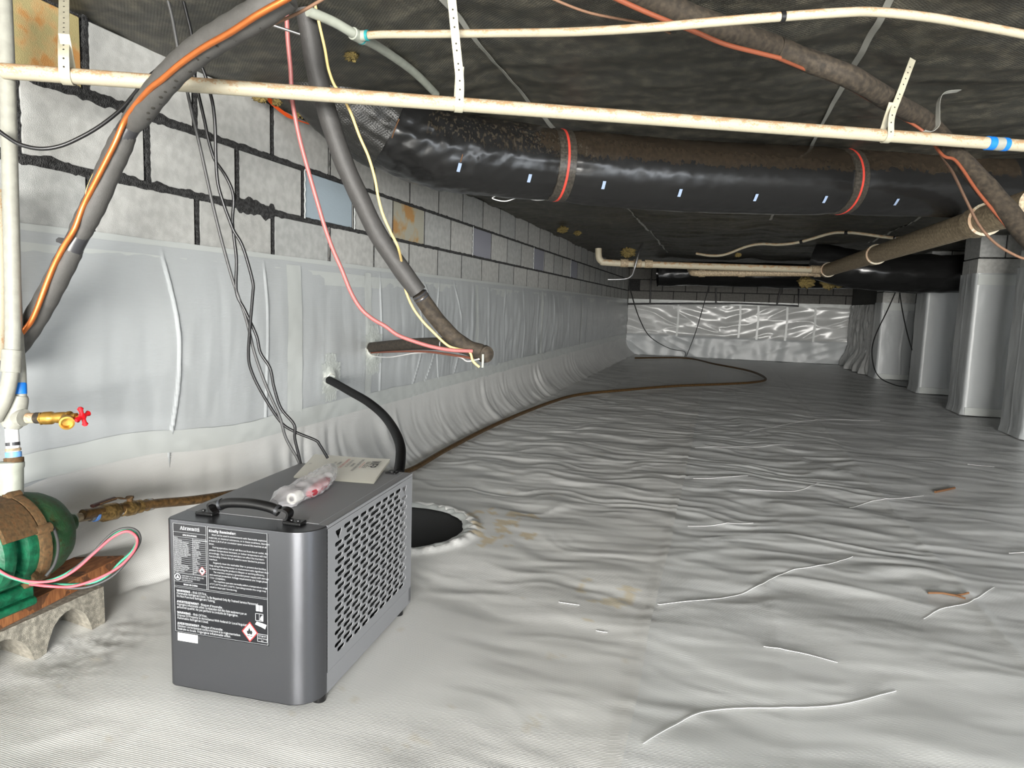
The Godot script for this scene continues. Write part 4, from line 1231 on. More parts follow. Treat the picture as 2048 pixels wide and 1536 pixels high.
func build_ducts() -> void:
	var path := soft([V(0.17, 1.74, -0.30), V(0.33, 1.55, -0.42), V(0.55, 1.43, -0.6), V(0.85, 1.415, -0.84), V(1.15, 1.408, -1.02), V(1.5, 1.405, -1.2), V(2.0, 1.425, -1.47), V(2.6, 1.455, -1.8), V(3.3, 1.47, -2.18), V(4.2, 1.47, -2.65), V(5.4, 1.47, -3.3)], 24)
	var t := thing("flexible_duct", "large black flexible air duct slung under the ceiling netting", "duct", Vector3(1.5, 1.27, -1.2))
	var straps := [0.0, 0.0]
	var lens := PackedFloat32Array([0.0])
	for i in range(1, path.size()):
		lens.append(lens[i - 1] + path[i].distance_to(path[i - 1]))
	# where the two bands pull the jacket in
	var at := [nearest(path, V(0.985, 1.41, -0.92)), nearest(path, V(2.13, 1.43, -1.54))]
	var start := nearest(path, V(0.42, 1.48, -0.48))
	var seg := 72
	var rows := []
	for i in range(start, path.size()):
		var row := PackedVector3Array()
		var tg := (path[mini(i + 1, path.size() - 1)] - path[i - 1]).normalized()
		var side := tg.cross(Vector3.UP).normalized()
		var up := side.cross(tg)
		var s := lens[i]
		var pull := 0.0
		var pleat := 0.0
		for q in at:
			var dd: float = absf(s - lens[q])
			pull += 0.012 * exp(-dd * dd / 0.006)
			pleat += exp(-dd / 0.09)
		pleat += exp(-(s - lens[start]) / 0.16)
		for k in seg + 1:
			var a := TAU * k / seg
			var wr := fz.get_noise_3d(cos(a) * 3.4, sin(a) * 3.4, s * 1.3) * 0.5 + fz.get_noise_3d(cos(a) * 9.0, sin(a) * 9.0, s * 2.4) * 0.22
			var rr := 0.147 - pull + wr * 0.0062 * (0.4 + 2.0 * minf(pleat, 1.2)) + 0.0022 * fz.get_noise_2d(s * 16.0 + 7.0, a * 2.4) * (1.0 + 2.0 * smoothstep(0.45, 0.0, s - lens[start] - 0.2))
			row.append(path[i] + up * cos(a) * rr + side * sin(a) * rr)
		rows.append(row)
	var b := MB.new()
	b.sheet(rows, Vector3.DOWN, Vector2(1, (lens[path.size() - 1] - lens[start])))
	var jm := part(b, "jacket", M.duct, t)
	for q in 2:
		b = MB.new()
		var i: int = at[q]
		var tg: Vector3 = (path[i + 1] - path[i - 1]).normalized()
		var fr0 := Transform3D(along(path[i] - tg * 0.032, path[i] + tg).basis, path[i] - tg * 0.034)
		b.lathe([Vector2(0.134, -0.002), Vector2(0.1425, 0.0), Vector2(0.1425, 0.068), Vector2(0.134, 0.070)], fr0, 48)
		var band := part(b, "band", M.band, t)
		b = MB.new()
		b.lathe([Vector2(0.140, 0.030), Vector2(0.1440, 0.031), Vector2(0.1440, 0.040), Vector2(0.140, 0.041)], fr0, 48)
		var o := MeshInstance3D.new()
		b.shift(t.position)
		o.mesh = b.mesh()
		o.material_override = M.red_line
		o.name = "red_stripe"
		band.add_child(o, true)
		o.set_meta("label", "red stripe along the band")
	# printed marks along the jacket
	for q in MARKS:
		var i := nearest(path, V(q[0], q[1], q[2]))
		var tg: Vector3 = (path[i + 1] - path[i - 1]).normalized()
		var side := tg.cross(Vector3.UP).normalized()
		var up := side.cross(tg)
		var v: Vector3 = (V(q[0], q[1], q[2]) - path[i]).slide(tg).normalized()
		b = MB.new()
		var row := []
		for k in 4:
			var w := v.rotated(tg, (k - 1.5) * 0.075)
			row.append(PackedVector3Array([path[i] + w * 0.1515 - tg * 0.0065, path[i] + w * 0.1515 + tg * 0.0065]))
		b.sheet(row, v)
		part(b, "printed_mark", M.print_blue, t)
	# netting that wraps the duct where it leaves the wall
	var boot := PackedVector3Array()
	for i in range(4, start + 3):
		boot.append(path[i])
	rows = []
	for i in boot.size():
		var row := PackedVector3Array()
		var tg := (boot[mini(i + 1, boot.size() - 1)] - boot[maxi(i - 1, 0)]).normalized()
		var side := tg.cross(Vector3.UP).normalized()
		var up := side.cross(tg)
		for k in 65:
			var a := TAU * k / 64.0
			var rr := 0.160 + 0.006 * sin(a * 22.0) * smoothstep(boot.size() - 18.0, boot.size() - 1.0, i) + 0.006 * fz.get_noise_2d(i * 0.25, a * 3.0)
			row.append(boot[i] + up * cos(a) * rr + side * sin(a) * rr)
		rows.append(row)
	b = MB.new()
	b.sheet(rows, Vector3.DOWN)
	part(b, "netting_wrap", M.net_dark, t)

	# black ducts far back
	var far := soft([V(0.75, 1.33, -8.4), V(1.3, 1.36, -8.5), V(2.2, 1.36, -8.6), V(3.0, 1.36, -8.7), V(4.2, 1.4, -8.8)], 12)
	b = wrinkled(far, 0.17, 3.0)
	single(b, "flexible_duct", M.black_film, "dark far duct hanging behind the two white drain pipes", "duct")
	far = soft([V(2.55, 1.40, -6.05), V(3.0, 1.30, -5.95), V(3.5, 1.27, -6.0), V(4.1, 1.30, -6.1), V(4.9, 1.4, -6.3)], 12)
	b = wrinkled(far, 0.19, 8.0)
	single(b, "flexible_duct", M.black_film, "sagging glossy black duct running in behind the second pier", "duct")
	far = soft([V(3.55, 1.60, -3.5), V(4.05, 1.50, -4.1), V(4.6, 1.45, -4.5), V(5.3, 1.45, -4.8)], 12)
	b = wrinkled(far, 0.16, 15.0)
	single(b, "flexible_duct", M.black_film, "black duct bend above the nearest pier at the right edge", "duct")


func wrinkled(path: PackedVector3Array, r: float, off: float) -> MB:
	var rows := []
	for i in path.size():
		var row := PackedVector3Array()
		var tg := (path[mini(i + 1, path.size() - 1)] - path[maxi(i - 1, 0)]).normalized()
		var side := tg.cross(Vector3.UP).normalized()
		var up := side.cross(tg)
		for k in 41:
			var a := TAU * k / 40.0
			var rr := r * (1.0 + 0.08 * fz.get_noise_3d(cos(a) * 1.6 + off, sin(a) * 1.6, i * 0.12) + 0.03 * fz.get_noise_2d(i * 0.6 + off, cos(a) * 4.0))
			row.append(path[i] + up * cos(a) * rr + side * sin(a) * rr)
		rows.append(row)
	var b := MB.new()
	b.sheet(rows, Vector3.DOWN)
	return b


func nearest(path: PackedVector3Array, q: Vector3) -> int:
	var best := 1
	for i in range(1, path.size() - 1):
		if path[i].distance_squared_to(q) < path[best].distance_squared_to(q):
			best = i
	return best


func build_pipes() -> void:
	var b: MB
	# the long white water pipe and its hangers
	var a := V(0.122, 1.314, 0.733)
	var e := V(2.62, 1.341, -0.533)
	var t := thing("water_pipe", "long dusty white plastic pipe crossing under the ceiling on three hangers", "pipe", a.lerp(e, 0.5) - V(0, 0.017, 0))
	b = MB.new()
	var lp := []
	for i in 61:
		lp.append(a.lerp(e, i / 60.0))
	b.tube(line(lp), 0.0167, 20)
	part(b, "pipe", M.pvc, t)
	for q in [RINGS[0], RINGS[2]]:
		b = MB.new()
		var p0 := a.lerp(e, q[0])
		var p1 := a.lerp(e, q[1])
		b.lathe([Vector2(0.0165, 0), Vector2(0.0190, 0.0005), Vector2(0.0190, p0.distance_to(p1)), Vector2(0.0165, p0.distance_to(p1) + 0.0005)], along(p0, p1), 20)
		part(b, "primer_ring", M.primer_blue, t)
	b = MB.new()
	b.lathe([Vector2(0.0165, 0), Vector2(0.0185, 0.001), Vector2(0.0185, (RINGS[1][1] - RINGS[1][0]) * a.distance_to(e)), Vector2(0.0165, (RINGS[1][1] - RINGS[1][0]) * a.distance_to(e) + 0.001)], along(a.lerp(e, RINGS[1][0]), e), 20)
	part(b, "coupling", M.pvc_clean, t)
	var dir := (e - a).normalized()
	var nrm := dir.cross(Vector3.UP).normalized()
	if nrm.z < 0.0:
		nrm = -nrm
	hanger(HANGER[0], dir, nrm, "pale plumber's strap hanging the long pipe at its left end", 0.0225)
	hanger(HANGER[1], dir, nrm, "pale plumber's strap holding the long pipe in the middle", 0.0205)
	hanger(HANGER[2], dir, nrm, "slanting plumber's strap holding the long pipe near its blue ring", 0.0185)

	# upper pipes with their tee
	t = thing("water_pipe", "thin white flexible pipe bowing along just under the ceiling", "pipe", PEX[5] - V(0, 0.02, 0))
	part(tubed(PEX, 0.0098, 14), "pipe", M.pvc, t)
	for q in [[7, 0.012]]:
		b = MB.new()
		var c: Vector3 = PEX[q[0]]
		b.lathe([Vector2(0.0098, 0), Vector2(0.0118, 0.001), Vector2(0.0118, 0.010), Vector2(0.0098, 0.011)], along(c, PEX[q[0] + 1]), 16)
		part(b, "clip", M.cable, t)
	t = thing("water_pipe", "short grey pipe running away under the ceiling from a blue stained tee", "pipe", GREY[2] - V(0, 0.02, 0))
	part(tubed(GREY, 0.0122, 16), "pipe", M.pvc_grey, t)
	b = MB.new()
	var td: Vector3 = (GREY[3] - GREY[1]).normalized()
	b.lathe([Vector2(0.012, 0), Vector2(0.0155, 0.001), Vector2(0.0155, 0.044), Vector2(0.012, 0.045)], along(GREY[2] - td * 0.022, GREY[2]), 18)
	b.lathe([Vector2(0.013, 0.01), Vector2(0.013, 0.028), Vector2(0.010, 0.029)], along(GREY[2], PEX[1]), 18)
	var tee := part(b, "tee", M.pvc_grey, t)
	b = MB.new()
	b.lathe([Vector2(0.0105, 0.0), Vector2(0.0134, 0.001), Vector2(0.0134, 0.007), Vector2(0.0105, 0.008)], along(GREY[2] + (PEX[1] - GREY[2]).normalized() * 0.022, PEX[1]), 18)
	b.lathe([Vector2(0.012, 0), Vector2(0.0159, 0.0005), Vector2(0.0159, 0.006), Vector2(0.012, 0.0065)], along(GREY[2] + td * 0.012, GREY[2] + td), 18)
	b.shift(t.position)
	var pr := MeshInstance3D.new()
	pr.mesh = b.mesh()
	pr.material_override = mat(Color(0.16, 0.55, 0.56), 0.5)
	pr.name = "primer_stain"
	tee.add_child(pr, true)

	# first insulated line: three lengths of foam, taped, with a bare copper tube along it
	t = thing("insulated_line", "thick grey foam insulated line with bright copper tube arching down at left", "pipe", FOAM1C[5] - V(0, 0.03, 0))
	for q in [[FOAM1A, 0], [FOAM1B, 1], [FOAM1C, 2]]:
		var sp := soft(q[0], 8)
		var rr := PackedFloat32Array()
		for k in sp.size():
			var u := float(k) / (sp.size() - 1)
			var r0 := 0.0285 - 0.0035 * minf(1.0, u * 0.6 + q[1] * 0.5)
			var pinch := 0.0
			if q[1] != 0:
				pinch += exp(-u * 14.0)
			if q[1] != 2:
				pinch += exp(-(1.0 - u) * (22.0 if q[1] == 0 else 14.0))
			rr.append(r0 * (1.0 - 0.24 * pinch) + 0.0006 * sin(k * 1.3))
		b = MB.new()
		b.tube(sp, rr, 24)
		part(b, "foam_sleeve", M.foam, t)
	for q in [TAPE1A, TAPE1B]:
		b = MB.new()
		b.tube(soft(q, 6), 0.0222, 20)
		part(b, "tape_band", M.tape_black, t)
	b = MB.new()
	b.tube(soft(COPPER1, 8), 0.0062, 12)
	part(b, "copper_tube", M.copper, t)
	# nicks along the foam's slit
	b = MB.new()
	var fs := soft(FOAM1A, 8)
	for k in 22:
		var i := 4 + k * 2
		if i < fs.size() - 2:
			var tg := (fs[i + 1] - fs[i]).normalized()
			var to := (Vector3(1.663, 0.5, 1.941) - fs[i]).slide(tg).normalized()
			b.lathe([Vector2(0.0, 0.0275), Vector2(0.003, 0.0274), Vector2(0.0045, 0.0262)], along(fs[i], fs[i] + to.rotated(tg, -0.45 + 0.2 * sin(k * 2.0))), 8)
	tag(part(b, "slit_nicks", M.hole, t), "", "", "", "stuff")
	b = MB.new()
	b.strap(line([TAPE1B[1] + V(-0.016, 0.0, 0.012), TAPE1B[1] + V(-0.032, 0.004, 0.012), TAPE1B[1] + V(-0.047, 0.003, 0.006)]), [0.016, 0.012, 0.006], 0.003, Vector3(0.2, 1, 0.1))
	part(b, "tape_tail", M.tape_black, t)
	single(tubed(BROWN1, 0.0032, 8), "thin_tube", M.brown_wire, "thin brown tube running along the underside of the foam arch at top", "tube")
	single(tubed(BROWN1B, 0.0016, 6), "thin_wire", M.cream, "fine pale wire bowing off the taped foam line at left", "wire")
	single(tubed(ROD, 0.0032, 8, 1), "steel_rod", M.steel, "short steel rod poking sideways between the two foam lines", "rod")

	# second insulated line, hanging to the elbow, and the pipe it feeds through the wall
	t = thing("insulated_line", "dark foam insulated line dropping from the ceiling to a sagging elbow", "pipe", FOAM2B[5] - V(0, 0.03, 0))
	for q in [[FOAM2A, 0.0252, M.foam_dark], [FOAM2B, 0.0225, M.foam_dusty]]:
		var sp := soft(q[0], 8)
		var rr := PackedFloat32Array()
		for k in sp.size():
			var u := float(k) / (sp.size() - 1)
			rr.append(q[1] * (1.0 + 0.02 * sin(k * 0.7)) * (1.0 - (0.3 * exp(-u * 30.0) if q[1] < 0.025 else 0.0)))
		b = MB.new()
		b.tube(sp, rr, 24)
		part(b, "foam_sleeve", q[2], t)
	b = MB.new()
	b.lathe([Vector2(0.021, 0), Vector2(0.0235, 0.003), Vector2(0.0215, 0.008), Vector2(0.0235, 0.013), Vector2(0.021, 0.02)], along(FOAM2B[0], FOAM2B[1]), 20)
	part(b, "tape_band", M.tape_black, t)
	t = thing("insulated_line", "brown wrapped pipe reaching from the taped wall patch to the sagging elbow", "pipe", SUCTION[3] - V(0, 0.03, 0))
	b = MB.new()
	b.tube(soft(SUCTION, 8), 0.0205, 20, true, 1.15)
	part(b, "foam_sleeve", M.foam_dusty, t)
	b = MB.new()
	var ed: Vector3 = (SUCTION[6] - SUCTION[5]).normalized()
	b.lathe([Vector2(0.0, -0.02), Vector2(0.024, -0.012), Vector2(0.027, 0.0), Vector2(0.024, 0.014), Vector2(0.012, 0.022), Vector2(0.0, 0.023)], along(SUCTION[6] - ed * 0.008, SUCTION[6] + ed), 18)
	part(b, "elbow_wrap", M.foam_dusty, t)
	for i in [3, 4]:
		b = MB.new()
		var c: Vector3 = SUCTION[i]
		b.lathe([Vector2(0.02, 0), Vector2(0.0235, 0.001), Vector2(0.0235, 0.006), Vector2(0.02, 0.007)], along(c, SUCTION[i + 1]), 16)
		part(b, "zip_tie", M.cable, t)
	single(tubed(RED2, 0.0042, 8), "thin_tube", M.copper_red, "thin red brown tube slung beneath the brown wrapped pipe", "tube")
	single(tubed(WHITE2, 0.0026, 8), "thin_wire", M.ink_white, "white wire slung beneath the brown wrapped pipe", "wire")
	single(tubed(PINK, 0.0056, 12), "thin_tube", M.pink, "dusty pink tube curving down beside the hanging foam line", "tube")
	single(tubed(CREAM, 0.0036, 10), "thin_wire", M.cream, "kinked cream wire dangling along the hanging foam line", "wire")
	single(tubed(TAIL2, 0.0036, 8, 2), "wire_connector", M.pvc_grey, "small white connector dangling under the sagging elbow", "connector")

	# third insulated line, top right
	t = thing("insulated_line", "dusty brown foam line crossing the ceiling and dropping at the right edge", "pipe", FOAM3B[5] - V(0, 0.03, 0))
	for q in [FOAM3A, FOAM3B]:
		var sp := soft(q, 8)
		var rr := PackedFloat32Array()
		for k in sp.size():
			rr.append(0.0275 * (1.0 + 0.03 * sin(k * 0.9)))
		b = MB.new()
		b.tube(sp, rr, 22)
		part(b, "foam_sleeve", M.foam_dusty, t)
	part(tubed(COPPER3, 0.0044, 10), "copper_tube", M.copper_red, t)
	single(tubed(RED3, 0.0056, 10), "thin_tube", M.copper_red, "red orange tube tucked beside the dusty line at the top edge", "tube")
	single(tubed(BROWN3, 0.0032, 8), "thin_tube", M.brown_wire, "thin brown tube against the ceiling at the top edge", "tube")
	single(tubed(BROWN4, 0.0042, 8), "thin_wire", M.brown_wire, "thin brown wire looping down behind the dusty line at right", "wire")

	# far plumbing
	t = thing("drain_pipe", "thick dirty drain pipe coming forward from the far corner to the right edge", "pipe", BIG[0].lerp(BIG[1], 0.5) - V(0, 0.06, 0))
	b = MB.new()
	lp = []
	for i in 41:
		lp.append(BIG[0].lerp(BIG[1], i / 40.0))
	b.tube(line(lp), 0.057, 24)
	part(b, "pipe", M.pvc_old, t)
	for u in [0.0, 0.43, 0.875]:
		b = MB.new()
		b.lathe([Vector2(0.057, -0.05), Vector2(0.066, -0.049), Vector2(0.066, 0.0), Vector2(0.0665, 0.05), Vector2(0.066, 0.058), Vector2(0.057, 0.059)], along(BIG[0].lerp(BIG[1], u), BIG[1] + (BIG[1] - BIG[0])), 24)
		part(b, "coupling", M.pvc_old, t)
		b = MB.new()
		b.lathe([Vector2(0.057, 0.055), Vector2(0.0675, 0.056), Vector2(0.0675, 0.062), Vector2(0.057, 0.063)], along(BIG[0].lerp(BIG[1], u), BIG[1] + (BIG[1] - BIG[0])), 24)
		part(b, "coupling_rim", M.pvc, t)
	t = thing("drain_pipe", "upper of the two white drain pipes at the far end, with an elbow at left", "pipe", FARA[4] - V(0, 0.03, 0))
	part(tubed(FARA, 0.030, 16), "pipe", M.pvc, t)
	for u in [0.06, 0.12, 0.17, 0.93, 0.97]:
		b = MB.new()
		b.lathe([Vector2(0.03, 0), Vector2(0.038, 0.002), Vector2(0.038, 0.07), Vector2(0.03, 0.072)], along(FARA[3].lerp(FARA[5], u), FARA[5]), 16)
		part(b, "coupling", M.pvc_old, t)
	t = thing("drain_pipe", "lower of the two white drain pipes at the far end, starting in a short bend", "pipe", FARB[3] - V(0, 0.03, 0))
	part(tubed(FARB, 0.032, 16), "pipe", M.pvc_old, t)
	for u in [0.02, 0.33, 0.9]:
		b = MB.new()
		b.lathe([Vector2(0.03, 0), Vector2(0.039, 0.002), Vector2(0.039, 0.06), Vector2(0.03, 0.062)], along(FARB[2].lerp(FARB[4], u), FARB[4]), 16)
		part(b, "coupling", M.pvc_old, t)
	t = thing("water_pipe", "thin white pipe snaking along the dark ceiling above the far drain pipes", "pipe", FARPEX[5] - V(0, 0.02, 0))
	part(tubed(FARPEX, 0.0112, 10), "pipe", M.pvc, t)
	for i in [6, 8, 10]:
		b = MB.new()
		b.lathe([Vector2(0.010, 0), Vector2(0.016, 0.002), Vector2(0.016, 0.022), Vector2(0.010, 0.024)], along(FARPEX[i], FARPEX[i + 1]), 10)
		part(b, "clip", M.cable, t)
	single(tubed(CONDUIT, 0.011, 10), "metal_conduit", M.steel, "bent shiny metal tube hanging below the far drain pipe's elbow", "tube")
	t = thing("conduit_frame", "thin dark conduit frame fixed across the far wall", "conduit", RODFRAME[1] - V(0, 0.02, 0))
	part(tubed(RODFRAME, 0.016, 8, 1), "rail", M.cable, t)
	for q in [RODV1, RODV2, RODV3]:
		part(tubed(q, 0.014, 8, 1), "upright", M.cable_grey, t)

	# plumbing in the left corner
	t = thing("riser_pipe", "grey white riser pipe with a swept elbow at the left edge", "pipe", PIPEA[8] - V(0, 0.02, 0))
	part(tubed(PIPEA, 0.0158, 20), "pipe", M.pvc_clean, t)
	b = MB.new()
	b.lathe([Vector2(0.0155, 0), Vector2(0.0195, 0.001), Vector2(0.0195, 0.05), Vector2(0.0155, 0.051)], along(PIPEA[6], PIPEA[5]), 20)
	part(b, "elbow_socket", M.pvc_clean, t)
	t = thing("riser_pipe", "cream riser pipe with small print, mostly cut off at the left edge", "pipe", PIPEB[4] - V(0, 0.02, 0))
	part(tubed(PIPEB, 0.0155, 18), "pipe", M.pvc, t)
	var pm: MeshInstance3D = t.get_child(0)
	words("PVC 1120 SCH 40 NSF PW", 0.008, Transform3D(Basis(V(0.04, -1, 0.02).normalized(), V(0.93, 0.03, -0.33).normalized(), V(0.33, 0.02, 0.93).normalized()), PIPEB[1] + V(0.006, 0.02, 0.0159) - t.position), M.ink_grey, pm)
	t = thing("riser_pipe", "short white riser with a blue primer patch above the hose tap", "pipe", PIPEC[3] - V(0, 0.01, 0))
	part(tubed(PIPEC, 0.0118, 16), "pipe", M.pvc_clean, t)
	b = MB.new()
	b.lathe([Vector2(0.0115, 0), Vector2(0.0124, 0.001), Vector2(0.0124, 0.022), Vector2(0.0115, 0.026)], along(PIPEC[3] + V(0, 0.014, 0), PIPEC[2]), 16)
	part(b, "primer_patch", M.primer_blue, t)

	# the tap and its stack of fittings on the pump
	t = thing("tap_stack", "white plastic tee with brass hose tap standing on the pump's grey fitting", "tap", FITTING[1])
	b = MB.new()
	b.tube(soft([TEEV[0] + V(0.002, 0.004, 0), TEEV[1], TEEV[2] + V(-0.004, -0.002, 0)], 6), PackedFloat32Array([0.0165, 0.0195, 0.0205, 0.021, 0.0215, 0.022, 0.023, 0.0235, 0.024, 0.0235, 0.022, 0.020, 0.017]), 20)
	b.tube(soft([TEEH[0], TEEH[0].lerp(TEEH[1], 0.7)], 4), 0.0195, 18)
	part(b, "tee", M.pvc_clean, t)
	b = MB.new()
	b.tube(line([NIPPLE[0], NIPPLE[1]]), 0.0118, 16)
	part(b, "nipple", M.pvc, t)
	b = MB.new()
	b.tube(line([NIPPLE[1], NIPPLE[2]]), 0.0128, 16)
	part(b, "thread_band", M.foam_dusty, t)
	var ax := along(BIB[0], BIB[1])
	var L: float = BIB[0].distance_to(BIB[1])
	b = MB.new()
	b.lathe([Vector2(0.0, 0), Vector2(0.0135, 0.0), Vector2(0.0155, 0.002), Vector2(0.0155, 0.006)], ax, 6)
	b.lathe([Vector2(0.0125, 0.005), Vector2(0.0145, 0.007), Vector2(0.0145, 0.026), Vector2(0.0115, 0.030), Vector2(0.0115, 0.036), Vector2(0.0125, 0.040), Vector2(0.0125, 0.058), Vector2(0.0095, 0.064), Vector2(0.0135, 0.066), Vector2(0.0135, 0.071), Vector2(0.009, 0.073)], ax, 22)
	b.lathe([Vector2(0.009, 0.072), Vector2(0.0095, 0.073), Vector2(0.0095, 0.086), Vector2(0.004, 0.087), Vector2(0.004, L)], ax, 6)
	b.lathe([Vector2(0.0115, 0), Vector2(0.0115, 0.022), Vector2(0.0152, 0.023), Vector2(0.0152, 0.034), Vector2(0.0115, 0.0345), Vector2(0.0105, 0.020), Vector2(0.0, 0.019)], along(BIBOUT[0], BIBOUT[2]), 22)
	var bibm := part(b, "hose_tap", M.brass, t)
	b = MB.new()
	var hub := BIB[1]
	b.lathe([Vector2(0.0, -0.006), Vector2(0.007, -0.006), Vector2(0.007, 0.004), Vector2(0.0, 0.005)], along(hub, hub + ax.basis.y), 14)
	for k in 4:
		var d: Vector3 = ax.basis.x.rotated(ax.basis.y, TAU * k / 4.0 + 0.25)
		b.tube(line([hub, hub + d * 0.014, hub + d * 0.0185]), PackedFloat32Array([0.0042, 0.0046, 0.0068]), 10)
		b.tube(line([hub + d * 0.0185, hub + d * 0.0225]), PackedFloat32Array([0.0068, 0.0035]), 10)
	var hw := MeshInstance3D.new()
	b.shift(t.position)
	hw.mesh = b.mesh()
	hw.material_override = M.handle_red
	hw.name = "handwheel"
	hw.set_meta("label", "red handwheel of the tap")
	bibm.add_child(hw, true)
	var bx := along(BARREL[0], BARREL[1])
	b = MB.new()
	b.lathe([Vector2(0.0, -0.004), Vector2(0.0135, -0.004), Vector2(0.0135, 0.086)], bx, 20)
	part(b, "barrel", M.ink_white, t)
	for q in [[-0.002, 0.008, 0.0142, M.tape_black], [0.038, 0.008, 0.0142, M.tape_black], [0.052, 0.006, 0.0155, M.pvc_old], [0.060, 0.012, 0.016, mat(Color(0.42, 0.62, 0.85), 0.5)], [0.073, 0.011, 0.0195, M.pump_rust]]:
		b = MB.new()
		b.lathe([Vector2(0.013, q[0]), Vector2(q[2], q[0] + 0.0008), Vector2(q[2], q[0] + q[1]), Vector2(0.013, q[0] + q[1] + 0.0008)], bx, 20)
		part(b, "thread_band", q[3], t)
	b = MB.new()
	b.lathe([Vector2(0.0, -0.003), Vector2(0.022, -0.003), Vector2(0.0265, 0.0), Vector2(0.0265, 0.010), Vector2(0.0245, 0.014), Vector2(0.0245, 0.088), Vector2(0.0275, 0.092)], along(FITTING[0], FITTING[1]), 24)
	part(b, "reducer", M.pvc_grey, t)


func hanger(q: Array, dir: Vector3, nrm: Vector3, label: String, w: float) -> void:
	var Q: Vector3 = q[0]
	var T: Vector3 = q[1]
	var r := 0.0185
	var up := Vector3.UP
	var t := thing("pipe_hanger", label, "strap", Q - up * 0.02, "plumber's straps")
	var pts := [T, T.lerp(Q + nrm * 0.016 + up * 0.05, 0.55), Q + nrm * 0.017 + up * 0.05, Q + nrm * r, Q + nrm * 0.013 - up * 0.0135, Q - up * (r + 0.0005), Q - nrm * 0.013 - up * 0.0135, Q - nrm * r, Q - nrm * 0.008 + up * 0.035, Q + nrm * 0.012 + up * 0.085]
	var sp := soft(pts, 6)
	var b := MB.new()
	b.strap(sp, w, 0.0016, dir)
	part(b, "strap", M.hanger, t)
	b = MB.new()
	var lens := 0.0
	var nextd := 0.015
	for i in range(1, 19):
		lens += sp[i].distance_to(sp[i - 1])
		if lens > nextd:
			nextd += 0.024
			var tg := (sp[i] - sp[i - 1]).normalized()
			var nn := dir.slide(tg).normalized().cross(tg).normalized()
			if nn.dot(nrm) < 0.0:
				nn = -nn
			b.lathe([Vector2(0, 0.0013), Vector2(0.0019, 0.0013), Vector2(0.0022, 0.0007)], along(sp[i], sp[i] + nn), 8)
	if b.v.size():
		tag(part(b, "strap_holes", M.hole, t), "", "", "", "stuff")


func words(txt: String, h: float, xf: Transform3D, ink: Material, parent: Node3D, bold := false, serif := false, wide := 1.0, centre := false) -> MeshInstance3D:
	var tm := TextMesh.new()
	var f := SystemFont.new()
	f.font_names = PackedStringArray(["Droid Serif" if serif else "Droid Sans"])
	f.font_weight = 700 if bold else 400
	tm.font = f
	tm.font_size = 24
	tm.pixel_size = h / 24.0 * 1.16
	tm.depth = 0.0
	tm.curve_step = 2.0
	tm.text = txt
	tm.horizontal_alignment = HORIZONTAL_ALIGNMENT_CENTER if centre else HORIZONTAL_ALIGNMENT_LEFT
	tm.vertical_alignment = VERTICAL_ALIGNMENT_TOP
	tm.line_spacing = -1.0
	var o := shared(tm, "lettering", ink, parent)
	o.transform = xf * Transform3D(Basis.from_scale(Vector3(wide, 1, 1)), Vector3.ZERO)
	return o


func build_cables() -> void:
	single(tubed(CABLE_A, 0.0041, 8), "power_cable", M.cable_grey, "dull grey cable, leftmost of the three hanging to the dehumidifier", "cable", "")
	single(tubed(CABLE_B, 0.0041, 8), "power_cable", M.cable, "glossy black cable twisting between the other two above the dehumidifier", "cable", "")
	single(tubed(CABLE_C, 0.0041, 8), "power_cable", M.cable, "glossy black cable with a sharp bend ending under the white booklet", "cable", "")
	single(tubed(CABLE_D, 0.0044, 10), "power_cable", M.cable, "black cable drooping in front of the left riser pipe", "cable", "")
	single(tubed(FARCA, 0.006, 6), "thin_wire", M.cable, "thin black wire drooping in a curve in front of the far wall", "wire")
	single(tubed(FARCB, 0.006, 6), "thin_wire", M.cable, "thin black wire dropping straight in front of the far wall", "wire")
	single(tubed(FARCC, 0.006, 6), "thin_wire", M.cable, "thin black wire looping to the floor left of the farthest pier", "wire")
	single(tubed(FARCD, 0.006, 6), "thin_wire", M.cable, "thin black wire slanting across the farthest pier's face", "wire")
	# floor hose
	single(tubed(FLOORHOSE, 0.0135, 14, 10), "water_hose", M.hose, "brown hose curving over the floor liner into the far dark", "hose")
	# corrugated drain hose
	var t := thing("drain_hose", "black corrugated hose from the taped wall hole to the dehumidifier's back", "hose", DRAIN[8])
	var sp := soft(DRAIN, 40)
	var lens := PackedFloat32Array([0.0])
	for i in range(1, sp.size()):
		lens.append(lens[i - 1] + sp[i].distance_to(sp[i - 1]))
	var even := PackedVector3Array()
	var rr := PackedFloat32Array()
	var s := 0.0
	var j := 0
	while s < lens[lens.size() - 1]:
		while j < lens.size() - 2 and lens[j + 1] < s:
			j += 1
		even.append(sp[j].lerp(sp[j + 1], (s - lens[j]) / maxf(lens[j + 1] - lens[j], 1e-6)))
		rr.append([0.0143, 0.0170, 0.0170, 0.0143][even.size() % 4])
		s += 0.0019
	var b := MB.new()
	b.tube(even, rr, 18)
	part(b, "corrugated_wall", M.corrugated, t)


